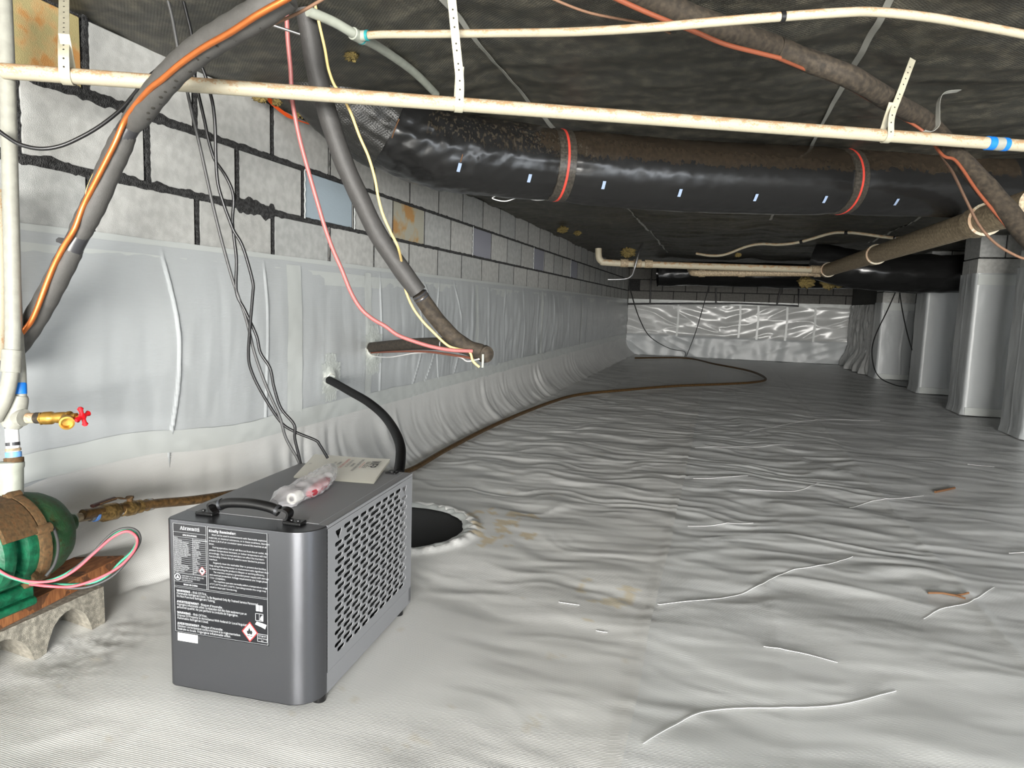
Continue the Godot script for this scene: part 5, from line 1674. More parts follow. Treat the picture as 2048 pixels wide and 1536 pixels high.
func build_pump() -> void:
	# board on an arched concrete block
	var b := MB.new()
	b.prism([Vector2(0.216, 1.06), Vector2(0.189, 0.80), Vector2(0.150, 0.480), Vector2(0.006, 0.556), Vector2(0.020, 1.06)], 0.098, 0.131)
	single(b, "wooden_board", M.wood, "weathered brown board carrying the green pump", "board")
	b = MB.new()
	var rows := [PackedVector3Array(), PackedVector3Array(), PackedVector3Array(), PackedVector3Array()]
	for i in 61:
		var z := 0.958 - i * 0.358 / 60.0
		var y := 0.0
		for q in [[0.868, 0.075], [0.700, 0.062]]:
			var u: float = (z - q[0]) / q[1]
			if absf(u) < 1.0:
				y = 0.086 * pow(1.0 - u * u, 0.62)
		rows[0].append(Vector3(0.02, y - 0.008, z))
		rows[1].append(Vector3(0.207 + 0.003 * fz.get_noise_2d(z * 30.0, 1.0), y - 0.008, z))
		rows[2].append(Vector3(0.205 + 0.003 * fz.get_noise_2d(z * 30.0, 2.0), 0.098, z))
		rows[3].append(Vector3(0.02, 0.098, z))
	for k in 4:
		b.sheet([rows[k], rows[(k + 1) % 4]], [Vector3.DOWN, Vector3.RIGHT, Vector3.UP, Vector3.LEFT][k])
	b.poly([rows[0][60], rows[1][60], rows[2][60], rows[3][60]], Vector3.FORWARD)
	b.poly([rows[0][0], rows[1][0], rows[2][0], rows[3][0]], Vector3.BACK)
	single(b, "concrete_block", M.concrete, "hollow concrete block, arches showing, under the pump's board", "block")

	var c := V(0.155, 0.272, 0.785)
	var t := thing("water_pump", "green cast iron water pump with rusty flange at the left edge", "pump", V(0.155, 0.131, 0.80))
	var ax := Transform3D(Basis(V(1, 0, 0), V(0, 0, -1), V(0, 1, 0)), c)
	b = MB.new()
	b.lathe([Vector2(0.0, 0.0), Vector2(0.104, 0.0), Vector2(0.106, 0.012), Vector2(0.104, 0.035), Vector2(0.096, 0.062), Vector2(0.082, 0.086), Vector2(0.062, 0.104), Vector2(0.042, 0.114), Vector2(0.031, 0.119), Vector2(0.027, 0.126), Vector2(0.022, 0.147), Vector2(0.0, 0.148)], ax, 40)
	part(b, "bell_housing", M.pump_worn, t)
	b = MB.new()
	b.lathe([Vector2(0.09, -0.020), Vector2(0.111, -0.019), Vector2(0.113, -0.012), Vector2(0.113, 0.0), Vector2(0.108, 0.004), Vector2(0.09, 0.005)], ax, 40)
	for k in 6:
		var w := TAU * k / 6.0 + 0.4
		b.lathe([Vector2(0.0, -0.026), Vector2(0.009, -0.026), Vector2(0.012, -0.018), Vector2(0.012, 0.006), Vector2(0.006, 0.010), Vector2(0.0, 0.010)], ax.translated_local(V(cos(w) * 0.107, 0, sin(w) * 0.107)), 10)
	part(b, "flange", M.pump_rust, t)
	b = MB.new()
	b.lathe([Vector2(0.0, -0.22), Vector2(0.075, -0.22), Vector2(0.088, -0.205), Vector2(0.092, -0.16), Vector2(0.082, -0.13), Vector2(0.078, -0.11), Vector2(0.098, -0.098), Vector2(0.102, -0.084), Vector2(0.098, -0.072), Vector2(0.076, -0.064), Vector2(0.074, -0.050), Vector2(0.097, -0.042), Vector2(0.100, -0.030), Vector2(0.098, -0.018), Vector2(0.06, -0.016)], ax, 40)
	for k in 4:
		var w := TAU * k / 4.0 + 0.75
		b.box(c + V(cos(w) * 0.085, sin(w) * 0.085, 0.055), V(0.034, 0.034, 0.085), 0.01)
	part(b, "volute", M.pump_green, t)
	b = MB.new()
	b.box(c + V(0.0, -0.118, 0.05), V(0.10, 0.05, 0.12), 0.012)
	b.box(c + V(0.0, -0.131, 0.05), V(0.13, 0.020, 0.10), 0.006)
	part(b, "foot", M.pump_green, t)
	b = MB.new()
	b.lathe([Vector2(0.0, 0.07), Vector2(0.052, 0.07), Vector2(0.050, 0.088), Vector2(0.036, 0.094), Vector2(0.03, 0.098), Vector2(0.0, 0.098)], Transform3D(Basis(), c + V(-0.008, -0.004, 0.02)), 26)
	var arch := []
	for k in 13:
		var w := lerpf(0.35, 2.2, k / 12.0)
		arch.append(c + V(cos(w) * 0.105, sin(w) * 0.103, 0.060))
	b.strap(soft(arch, 2), 0.075, 0.012, Vector3.BACK)
	part(b, "discharge_port", M.pump_rust, t)
	single(tubed(PUMPCORD, 0.0034, 8), "thin_wire", M.cable_grey, "thin grey wire bowed over the side of the green pump", "wire")
	single(tubed(WIRE_RED, 0.0030, 8), "loose_wire", mat(Color(0.86, 0.36, 0.40), 0.45), "pink red wire of the loose loop before the pump", "wire")
	single(tubed(WIRE_GREEN, 0.0030, 8), "loose_wire", mat(Color(0.23, 0.60, 0.48), 0.45), "sea green wire of the loose loop before the pump", "wire")
	single(tubed(WIRE_BLACK, 0.0028, 8), "loose_wire", M.cable_grey, "dark grey wire of the loose loop before the pump", "wire")

	# the line of fittings that leaves the nozzle
	t = thing("valve_train", "string of old brass fittings with a brown lever valve leaving the pump", "valve", V(0.16, 0.24, 0.47))
	var p0 := V(0.155, 0.280, 0.647)
	var p1 := V(0.158, 0.243, 0.335)
	var f := along(p0, p1)
	for q in [["union", M.pvc_grey, [Vector2(0.0, -0.004), Vector2(0.0155, -0.004), Vector2(0.0165, 0.004), Vector2(0.0145, 0.016), Vector2(0.0, 0.017)]],
			["nipple", M.pvc_old, [Vector2(0.0115, 0.012), Vector2(0.0115, 0.075)]],
			["hose_clamp", M.steel, [Vector2(0.0115, 0.058), Vector2(0.0145, 0.059), Vector2(0.0145, 0.070), Vector2(0.0115, 0.071)]],
			["seal_ring", mat(Color(0.35, 0.52, 0.78), 0.5), [Vector2(0.0115, 0.071), Vector2(0.0175, 0.072), Vector2(0.0175, 0.079), Vector2(0.0115, 0.080)]],
			["check_valve", M.brass_old, [Vector2(0.012, 0.079), Vector2(0.0185, 0.081), Vector2(0.0185, 0.093), Vector2(0.0225, 0.099), Vector2(0.0225, 0.138), Vector2(0.019, 0.146), Vector2(0.012, 0.147)]],
			["nipple", M.ink_white, [Vector2(0.0145, 0.146), Vector2(0.0145, 0.157)]],
			["valve_body", M.brass_old, [Vector2(0.0135, 0.156), Vector2(0.018, 0.158), Vector2(0.018, 0.170), Vector2(0.0205, 0.176), Vector2(0.0205, 0.198), Vector2(0.017, 0.206), Vector2(0.0185, 0.210), Vector2(0.0185, 0.222), Vector2(0.014, 0.224)]],
			["hose_barb", M.brass_old, [Vector2(0.0145, 0.223), Vector2(0.0145, 0.240), Vector2(0.0165, 0.241), Vector2(0.0165, 0.262), Vector2(0.0135, 0.263)]],
			["hose_clamp", M.steel, [Vector2(0.0135, 0.244), Vector2(0.0175, 0.245), Vector2(0.0175, 0.256), Vector2(0.0135, 0.257)]]]:
		b = MB.new()
		b.lathe(q[2], f, 22)
		part(b, q[0], q[1], t)
	b = MB.new()
	var st := f * V(0, 0.187, 0)
	b.lathe([Vector2(0.0, 0.016), Vector2(0.008, 0.016), Vector2(0.008, 0.026), Vector2(0.0105, 0.027), Vector2(0.0105, 0.033), Vector2(0.0, 0.034)], Transform3D(Basis(), st), 6)
	var lv := soft([st + V(0.0, 0.030, -0.004), st + V(0.002, 0.032, 0.022), st + V(0.006, 0.040, 0.040), st + V(0.010, 0.044, 0.062), st + V(0.014, 0.044, 0.115)], 6)
	b.strap(lv, 0.015, 0.003, V(1, 0.15, 0.1))
	var lm := part(b, "lever", M.pump_rust, t)
	b = MB.new()
	b.tube(soft([st + V(0.009, 0.0435, 0.058), st + V(0.012, 0.0445, 0.09), st + V(0.0155, 0.0435, 0.132)], 6), 0.0075, 12, true, 0.6)
	b.shift(t.position)
	var gm := MeshInstance3D.new()
	gm.mesh = b.mesh()
	gm.material_override = mat(Color(0.20, 0.11, 0.09), 0.5)
	gm.name = "lever_grip"
	lm.add_child(gm, true)


func build_dehumidifier() -> void:
	var t := thing("dehumidifier", "dark grey metal dehumidifier with carry handle, warning label and slotted side", "dehumidifier", Vector3(0.7396, 0.0, 0.5187), "", 0.0587)
	var b := MB.new()
	# front cover, rounded at both upright edges
	var out := []
	var r := 0.058
	for s in 2:
		for k in 15:
			var a := PI * 0.5 * k / 14.0 if s == 0 else PI * 0.5 + PI * 0.5 * k / 14.0
			var rr := r if s == 0 else 0.014
			out.append(Vector2((0.1675 - rr) * (1 if s == 0 else -1) + cos(a) * rr, 0.269 - rr + sin(a) * rr))
	out.append(Vector2(-0.1675, 0.2095))
	out.append(Vector2(0.1675, 0.2095))
	b.prism(out, 0.0155, 0.380, 0.0025, true)
	part(b, "front_cover", M.case, t, true)
	# the case behind it: panels round a dark inside
	b = MB.new()
	b.box(V(0, 0.0175, -0.030), V(0.333, 0.004, 0.476), 0.001)
	b.box(V(-0.166, 0.197, -0.030), V(0.003, 0.362, 0.476), 0.001)
	b.box(V(0, 0.197, -0.2665), V(0.333, 0.362, 0.004), 0.001)
	b.box(V(0.1655, 0.0385, -0.030), V(0.003, 0.046, 0.476), 0.001)
	b.box(V(0.1655, 0.376, -0.030), V(0.003, 0.008, 0.476), 0.001)
	b.box(V(0.1655, 0.197, -0.2595), V(0.003, 0.35, 0.0165), 0.001)
	part(b, "case", M.case_side, t, true)
	b = MB.new()
	b.box(V(0.0, 0.378, -0.030), V(0.335, 0.004, 0.475), 0.0012)
	b.box(V(0.015, 0.3803, -0.026), V(0.262, 0.0012, 0.462), 0.0005)
	part(b, "top_panel", M.case_side, t, true)
	b = MB.new()
	b.box(V(0.0, 0.2, -0.03), V(0.285, 0.34, 0.44), 0.002)
	for k in 34:
		b.box(V(0.146, 0.07 + k * 0.009, -0.03), V(0.006, 0.0012, 0.43), 0.0)
	part(b, "coil", M.inside, t, true)
	part(grille(), "side_grille", M.case_side, t, true)
	# feet
	for q in [[0.125, 0.215], [0.125, -0.21], [-0.125, 0.215], [-0.125, -0.21]]:
		b = MB.new()
		b.lathe([Vector2(0.0, -0.006), Vector2(0.012, -0.006), Vector2(0.014, 0.004), Vector2(0.014, 0.0165), Vector2(0.0, 0.0165)], Transform3D(Basis(), V(q[0] + 0.028 * signf(q[0]), 0, q[1])), 16)
		part(b, "foot", M.black_plastic, t, true)
	# handle
	b = MB.new()
	var grip := soft([V(-0.072, 0.403, 0.222), V(-0.05, 0.4115, 0.224), V(0.0, 0.4155, 0.225), V(0.045, 0.4115, 0.224), V(0.066, 0.403, 0.222)], 8)
	b.tube(grip, 0.0108, 18)
	var hm := part(b, "handle", M.black_plastic, t, true)
	for s in [-1.0, 1.0]:
		var x: float = -0.003 + 0.066 * s
		b = MB.new()
		b.lathe([Vector2(0.0107, -0.0035), Vector2(0.0118, -0.003), Vector2(0.0118, 0.003), Vector2(0.0107, 0.0035)], along(V(x, 0.4062, 0.2225), V(x + s * 0.02, 0.400, 0.222)), 18)
		var ring := shared(b.mesh(), "ring", M.case, hm)
		b = MB.new()
		b.strap(soft([V(x, 0.408, 0.222), V(x + s * 0.015, 0.410, 0.221), V(x + s * 0.026, 0.404, 0.220), V(x + s * 0.024, 0.393, 0.219), V(x + s * 0.018, 0.3865, 0.219), V(x + s * 0.040, 0.3845, 0.219)], 5), 0.022, 0.005, Vector3.BACK)
		b.box(V(x + s * 0.036, 0.3835, 0.219), V(0.042, 0.007, 0.027), 0.002)
		var br := shared(b.mesh(), "bracket", M.black_plastic, hm)
		for k in 2:
			b = MB.new()
			b.lathe([Vector2(0.0, 0.0032), Vector2(0.0032, 0.003), Vector2(0.0042, 0.0015), Vector2(0.0042, 0.0)], Transform3D(Basis(), V(x + s * (0.030 + 0.015 * k), 0.3868, 0.219)), 12)
			var o := shared(b.mesh(), "screw", M.cable, hm)
	# drain spigot cover and screw on top at the back
	b = MB.new()
	b.box(V(0.118, 0.3825, -0.243), V(0.030, 0.006, 0.026), 0.002)
	b.lathe([Vector2(0.0, 0.009), Vector2(0.008, 0.009), Vector2(0.010, 0.006), Vector2(0.010, 0.0)], Transform3D(Basis(), V(0.118, 0.380, -0.243)), 14)
	part(b, "rear_clip", M.black_plastic, t, true)
	b = MB.new()
	b.lathe([Vector2(0.0, 0.0015), Vector2(0.003, 0.0015), Vector2(0.0035, 0.0)], Transform3D(Basis(), V(-0.106, 0.381, 0.121)), 10)
	part(b, "screw", M.steel, t, true)

	# the printed label
	b = MB.new()
	b.box(V(-0.040, 0.254, 0.2693), V(0.221, 0.236, 0.0006), 0.0)
	var lb := part(b, "warning_label", M.label, t, true)
	lb.set_meta("label", "black printed label")
	var Z := 0.2699
	var fx := Transform3D(Basis(), V(-0.1505, 0.372, Z))
	var bars := MB.new()
	for q in [[0.002, 0.0, 0.0795, 0.0], [0.002, -0.018, 0.0795, -0.018], [0.002, -0.028, 0.0795, -0.028], [0.002, -0.106, 0.0795, -0.106], [0.002, -0.124, 0.0795, -0.124], [0.002, -0.134, 0.219, -0.134], [0.002, -0.137, 0.219, -0.137], [0.083, 0.0, 0.219, 0.0], [0.002, -0.2335, 0.219, -0.2335]]:
		bars.box(fx * V((q[0] + q[2]) * 0.5, q[1], 0), V(q[2] - q[0], 0.0004, 0.0002), 0.0)
	for q in [[0.002, 0.0, -0.2335], [0.0795, 0.0, -0.134], [0.083, 0.0, -0.134], [0.219, 0.0, -0.2335], [0.048, -0.028, -0.106]]:
		bars.box(fx * V(q[0], (q[1] + q[2]) * 0.5, 0), V(0.0006, absf(q[2] - q[1]), 0.0002), 0.0)
	for k in 18:
		bars.box(fx * V(0.0408, -0.0325 - k * 0.0042, 0), V(0.077, 0.0003, 0.0002), 0.0)
	shared(bars.mesh(), "ruled_line", M.ink_label, lb)
	words("Airzentti", 0.0088, fx.translated_local(V(0.041, -0.0025, 0)), M.ink_label, lb, true, true, 1.0, true)
	words("SPECIFICATIONS", 0.0040, fx.translated_local(V(0.041, -0.0205, 0)), M.ink_label, lb, true, false, 0.9, true)
	var left := ["Name", "Model Name", "Product Water Removal", "Power Supply Voltage", "Rated Power Input 80 F", "Rated Input Current 80 F", "Capacity at 80 F 60% RH", "Capacity at 90 F 90% RH", "Airflow Volume High Speed", "Working Temperature", "Noise Level", "Drain Mode", "Refrigerant", "Net Weight", "Max Working Pressure", "Discharge Pressure High", "Suction Pressure Low", "Design Pressure"]
	var right := ["Commercial Dehumidifier", "Refrigeration", "120 Pints", "115V 60Hz", "480 Watts", "4.6 A", "55 Pints Day", "120 Pints Day", "165 CFM", "41 F to 100 F", "50 dB", "Gravity", "R32  6.4 oz", "58 lb", "4.2 MPa", "4.2 MPa", "1.6 MPa", "IPX4"]
	words("\n".join(left), 0.00305, fx.translated_local(V(0.004, -0.0287, 0)), M.ink_label, lb, false, false, 0.9)
	words("\n".join(right), 0.00305, fx.translated_local(V(0.050, -0.0287, 0)), M.ink_label, lb, false, false, 0.8)
	words("CONFORMS TO UL STD 60335-2-40\nCERTIFIED TO CSA STD C22.2\nIntertek 5021784", 0.0034, fx.translated_local(V(0.020, -0.1085, 0)), M.ink_label, lb, false, false, 0.85)
	words("MADE IN CHINA", 0.0042, fx.translated_local(V(0.041, -0.1262, 0)), M.ink_label, lb, true, false, 0.9, true)
	words("Kindly Reminder:", 0.0066, fx.translated_local(V(0.086, -0.003, 0)), M.ink_label, lb, true)
	var para := ["      Must not be used in environments with flammable explosive",
		"materials, or chemical substances, or in these conditions. Maintain",
		"at least 2.36 ft of air circulation space around the machine at all",
		"times.",
		"       During operation, hot air will flow out from the air outlet, the",
		"ambient temperature increases, or indoor temperature will rise",
		"accordingly. This is normal and does not affect the machine's",
		"functionality. Ensure the air outlet is never blocked to prevent",
		"overheat.",
		"        Regularly clean the washable filter to prevent dust buildup.",
		"Stop using if the compressor or environment with significant dust",
		"to avoid ensuring the product's lifespan or working efficiency.",
		"        The machine requires a grounded power supply with average",
		"and overload protection. Voltage requirements are: Single phase",
		"115V~ (230)/60Hz.",
		"        The machine operates normally within a temperature range",
		"of 5°C (41°F) to 38°C (100°F). Operating outside this range may",
		"result in improper functioning."]
	for k in para.size():
		words(para[k], 0.0041, fx.translated_local(V(0.086, -0.0125 - k * 0.00655, 0)), M.ink_label, lb, false, false, 0.97)
	var low := [["WARNING", " - Risk Of Fire.", "Flammable Refrigerant Used. To Be Repaired Only By Trained Service Personnel.", "Do Not Puncture Refrigerant Tubing."],
		["AVERTISSEMENT", " - Risque d'incendie.", "Frigorigène inflammable utilisé. La réparation doit être faite seulement par un", "personnel qualifié. Ne pas perforer la conduite de frigorigène."],
		["WARNING", " - Risk Of Fire.", "Dispose Of Properly In Accordance With Federal Or Local Regulations.", "Flammable Refrigerant Used."],
		["AVERTISSEMENT", " - Risque d'incendie.", "Éliminer correctement conformément à la réglementation", "fédérale ou locale. Frigorigène inflammable utilisé."]]
	for k in 4:
		var y := -0.1400 - k * 0.0238
		words(low[k][0], 0.0058, fx.translated_local(V(0.007, y, 0)), M.ink_label, lb, true)
		words(low[k][1], 0.0058, fx.translated_local(V(0.040 if k % 2 == 0 else 0.059, y, 0)), M.ink_label, lb, false, false, 0.95)
		words(low[k][2], 0.0056, fx.translated_local(V(0.007, y - 0.0062, 0)), M.ink_label, lb, false, false, [0.82, 0.72, 0.86, 0.88][k])
		words(low[k][3], 0.0056, fx.translated_local(V(0.007, y - 0.0124, 0)), M.ink_label, lb, false, false, [0.86, 0.80, 0.88, 0.86][k])
	for q in [[0.178, -0.211, 0.0215], [0.0692, -0.0955, 0.0096]]:
		b = MB.new()
		var c: Vector3 = fx * V(q[0], q[1], 0.0001)
		b.poly([c + V(0, q[2], 0), c + V(q[2] * 0.86, 0, 0), c + V(0, -q[2], 0), c + V(-q[2] * 0.86, 0, 0)], Vector3.BACK)
		shared(b.mesh(), "hazard_border", M.ink_red, lb)
		b = MB.new()
		c.z += 0.0002
		var q2: float = q[2] * 0.84
		b.poly([c + V(0, q2, 0), c + V(q2 * 0.86, 0, 0), c + V(0, -q2, 0), c + V(-q2 * 0.86, 0, 0)], Vector3.BACK)
		shared(b.mesh(), "hazard_field", M.ink_white, lb)
		b = MB.new()
		c.z += 0.0002
		var s: float = q[2] / 0.0215
		var fl := [V(-0.0045, -0.006, 0), V(-0.0068, -0.001, 0), V(-0.006, 0.004, 0), V(-0.0042, 0.0015, 0), V(-0.0028, 0.0055, 0), V(-0.0005, 0.0098, 0), V(0.001, 0.005, 0), V(0.0024, 0.0022, 0), V(0.0042, 0.0052, 0), V(0.0066, 0.0, 0), V(0.0045, -0.006, 0)]
		for k in range(0, fl.size() - 1):
			var tri3 := [c + V(0, -0.004, 0) * s, c + fl[k] * s, c + fl[k + 1] * s]
			b.poly(tri3, Vector3.BACK)
		b.box(c + V(0, -0.0085, 0) * s, V(0.014 * s, 0.0014 * s, 0.0002), 0.0)
		shared(b.mesh(), "flame_symbol", M.ink_black, lb)
	# little pictograms: manual, door, open book, caution box
	b = MB.new()
	var ic := fx * V(0.2, -0.158, 0)
	b.box(ic + V(-0.004, 0, 0), V(0.007, 0.013, 0.0002), 0.0)
	b.box(ic + V(0.004, 0, 0), V(0.007, 0.013, 0.0002), 0.0)
	ic = fx * V(0.2, -0.177, 0)
	for q in [[0, 0.0075, 0.017, 0.0008], [0, -0.0075, 0.017, 0.0008], [-0.0085, 0, 0.0008, 0.015], [0.0085, 0, 0.0008, 0.015], [0.0, 0.0, 0.0006, 0.015]]:
		b.box(ic + V(q[0], q[1], 0), V(q[2], q[3], 0.0002), 0.0)
	b.poly([ic + V(0.001, -0.005, 0), ic + V(0.008, -0.007, 0), ic + V(0.007, 0.0055, 0), ic + V(0.003, 0.001, 0)], Vector3.BACK)
	ic = fx * V(0.203, -0.194, 0)
	b.poly([ic + V(-0.013, 0.001, 0), ic + V(-0.009, 0.0075, 0), ic + V(0.0, 0.006, 0), ic + V(0.0, -0.003, 0)], Vector3.BACK)
	b.poly([ic + V(0.0008, -0.003, 0), ic + V(0.0008, 0.006, 0), ic + V(0.0135, 0.003, 0), ic + V(0.010, -0.0065, 0)], Vector3.BACK)
	ic = fx * V(0.2065, -0.2205, 0)
	for q in [[0, 0.008, 0.022, 0.0007], [0, -0.008, 0.022, 0.0007], [-0.011, 0, 0.0007, 0.016], [0.011, 0, 0.0007, 0.016]]:
		b.box(ic + V(q[0], q[1], 0), V(q[2], q[3], 0.0002), 0.0)
	# certification ring
	ic = fx * V(0.0105, -0.1145, 0)
	for k in 28:
		var a := TAU * k / 28.0
		b.box(ic + V(cos(a) * 0.0066, sin(a) * 0.0066, 0), V(0.0016, 0.0016, 0.0002), 0.0)
	b.poly([ic + V(-0.0042, -0.003, 0), ic + V(0, 0.0048, 0), ic + V(0.0042, -0.003, 0)], Vector3.BACK)
	shared(b.mesh(), "pictogram", M.ink_label, lb)
	words("Refrigerant\nSafety Group\nA2L", 0.0039, Transform3D(Basis(), V(-0.1505 + 0.2065, 0.372 - 0.2135, Z)), M.ink_label, lb, false, false, 0.8, true)
	b = MB.new()
	b.box(V(-0.1195, 0.1268, 0.2694), V(0.048, 0.0175, 0.0006), 0.0)
	var sl := part(b, "serial_sticker", M.paper, t, true)
	words("Z3KW-N4C1 202310001\nDate: 2023/06", 0.0042, Transform3D(Basis(), V(-0.1405, 0.1335, 0.2699)), M.ink_grey, sl)

	# booklet lying on top, its lines running front to back
	var yaw := Basis(Vector3.UP, 0.0587)
	var quad4 := [V(0.540, 0.3815, 0.164), V(0.777, 0.3815, 0.145), V(0.852, 0.3815, 0.390), V(0.638, 0.3815, 0.417)]
	var bk := thing("booklet", "white printed instruction booklet lying on top of the dehumidifier", "booklet", V(0.70, 0.3815, 0.28))
	for k in 2:
		var rows := []
		for i in 13:
			var row := PackedVector3Array()
			for j in 13:
				var q := (quad4[0] as Vector3).lerp(quad4[1], i / 12.0).lerp((quad4[3] as Vector3).lerp(quad4[2], i / 12.0), j / 12.0)
				q.y += [0.0, 0.0028][k] + 0.0035 * pow(i / 12.0, 3.0) * k
				row.append(q)
			rows.append(row)
		b = MB.new()
		b.sheet(rows, Vector3.UP)
		var rim := [rows[0], rows[12]]
		part(b, ["back_page", "cover_page"][k], M.paper, bk)
	var cv: MeshInstance3D = bk.get_child(1)
	var ux := V(0.26, 0.004, 0.965).normalized()
	var uy := V(0.965, 0.02, -0.26).normalized()
	var nz := ux.cross(uy)
	var at0 := V(0.700, 0.3865, 0.148) - bk.position
	var page := Transform3D(Basis(ux, uy, nz), at0)
	words("WFP", 0.030, page.translated_local(V(0.105, 0.068, 0.0034)), M.ink_black, cv, true, false, 1.15, true)
	words("WALDER", 0.015, page.translated_local(V(0.105, 0.036, 0.0020)), M.ink_black, cv, false, false, 1.2, true)
	words("HOME COMFORT EQUIPMENT", 0.0045, page.translated_local(V(0.105, 0.017, 0.0014)), M.ink_red, cv, false, false, 1.0, true)
	words("INSTALLATION & OPERATION", 0.0085, page.translated_local(V(0.105, 0.008, 0.0010)), M.ink_grey, cv, true, false, 1.0, true)
	words("MANUAL", 0.0085, page.translated_local(V(0.105, -0.006, 0.0008)), M.ink_grey, cv, true, false, 1.0, true)
	words("DEHUMIDIFIER FOR", 0.0085, page.translated_local(V(0.085, -0.020, 0.0006)), M.ink_grey, cv, false, false, 1.0, true)
	words("BASEMENT & CRAWL SPACE", 0.0085, page.translated_local(V(0.085, -0.034, 0.0006)), M.ink_red, cv, false, false, 0.9, true)
	words("MODEL", 0.0085, page.translated_local(V(0.085, -0.048, 0.0005)), M.ink_grey, cv, true, false, 1.0, true)
	words("WP 120", 0.0085, page.translated_local(V(0.085, -0.062, 0.0005)), M.ink_grey, cv, false, false, 1.0, true)
	words("V2.0", 0.007, page.translated_local(V(0.095, -0.128, 0.0004)), M.ink_grey, cv, false, false, 1.0, true)

	# twisted plastic bag with red fittings
	var bg := thing("plastic_bag", "small twisted clear plastic bag holding red parts on the dehumidifier", "bag", V(0.77, 0.382, 0.5))
	var a := V(0.758, 0.387, 0.668)
	var e := V(0.706, 0.405, 0.335)
	var rows := []
	for i in 33:
		var u := i / 32.0
		var row := PackedVector3Array()
		var w: float = 0.034 * pow(sin(PI * clampf(u * 0.92 + 0.05, 0.0, 1.0)), 0.7) + 0.004
		w += 0.012 * exp(-pow((u - 0.13) / 0.07, 2.0))
		var cc := a.lerp(e, u) + V(0.022 * sin(u * PI), 0.0, 0.0)
		for k in 33:
			var g := TAU * k / 32.0
			var ww := w * (1.0 + 0.16 * fz.get_noise_2d(u * 9.0, g * 1.4) + 0.06 * sin(g * 7.0 + u * 12.0))
			row.append(V(cc.x + cos(g) * ww, maxf(0.3825, 0.402 + sin(g) * ww * 0.62 - 0.006 * (1.0 - u)), cc.z + cos(g) * ww * 0.25))
		rows.append(row)
	b = MB.new()
	b.sheet(rows, Vector3.UP)
	part(b, "film", M.bag, bg)
	b = MB.new()
	b.tube(soft([V(0.785, 0.395, 0.575), V(0.778, 0.398, 0.53), V(0.768, 0.398, 0.485), V(0.758, 0.398, 0.45)], 5), PackedFloat32Array([0.008, 0.011, 0.013, 0.012, 0.014, 0.0135, 0.012, 0.013, 0.014, 0.0125, 0.013, 0.012, 0.010, 0.009, 0.008, 0.006]), 12)
	b.tube(soft([V(0.780, 0.396, 0.545), V(0.772, 0.396, 0.50)], 4), 0.008, 10)
	part(b, "red_fitting", mat(Color(0.70, 0.24, 0.28), 0.5), bg)
	b = MB.new()
	b.lathe([Vector2(0.006, 0), Vector2(0.013, 0), Vector2(0.013, 0.03), Vector2(0.006, 0.03)], along(V(0.778, 0.398, 0.632), V(0.776, 0.398, 0.59)), 14)
	part(b, "white_fitting", M.paper, bg)


# Side plate with a brick pattern of rounded slots, each a hole through the sheet.
func grille() -> MB:
	var b := MB.new()
	var X := 0.1672
	var py := 0.014
	var top := 0.362
	var z0 := 0.178
	var cw := 0.041
	_plate(b, X, -0.2505, 0.2065, 0.062, top - 20 * py)
	_plate(b, X, -0.2505, 0.2065, top, 0.372)
	_plate(b, X, z0, 0.2065, top - 20 * py, top)
	_plate(b, X, -0.2505, z0 - 10 * cw, top - 20 * py, top)
	for row in 20:
		var yb := top - (row + 1) * py
		var yt := yb + py
		if row % 2 == 0:
			for i in 10:
				if row == 0 and (i == 0 or i == 9):
					continue
				_cell(b, X, z0 - (i + 1) * cw, z0 - i * cw, yb, yt, 0)
		else:
			var lo := z0 - 10 * cw
			var x := z0 - 0.3 * cw
			if row > 1:
				_plate(b, X, x, z0, yb, yt)
				_plate(b, X, lo, lo + 0.3 * cw, yb, yt)
			else:
				_plate(b, X, z0 - 1.3 * cw, z0 - cw, yb, yt)
				_plate(b, X, lo + cw, lo + 1.3 * cw, yb, yt)
			for i in 9:
				var w := cw * (1.4 if i == 4 else 1.0)
				if not (row == 1 and (i == 0 or i == 8)):
					_cell(b, X, x - w, x, yb, yt, 0)
				x -= w
	_cell(b, X, z0 - cw, z0, top - 2 * py, top, 1)
	_cell(b, X, z0 - 10 * cw, z0 - 9 * cw, top - 2 * py, top, 1)
	return b


func _plate(b: MB, X: float, za: float, zb: float, ya: float, yb: float) -> void:
	b.poly([V(X, ya, za), V(X, yb, za), V(X, yb, zb), V(X, ya, zb)], Vector3.RIGHT)


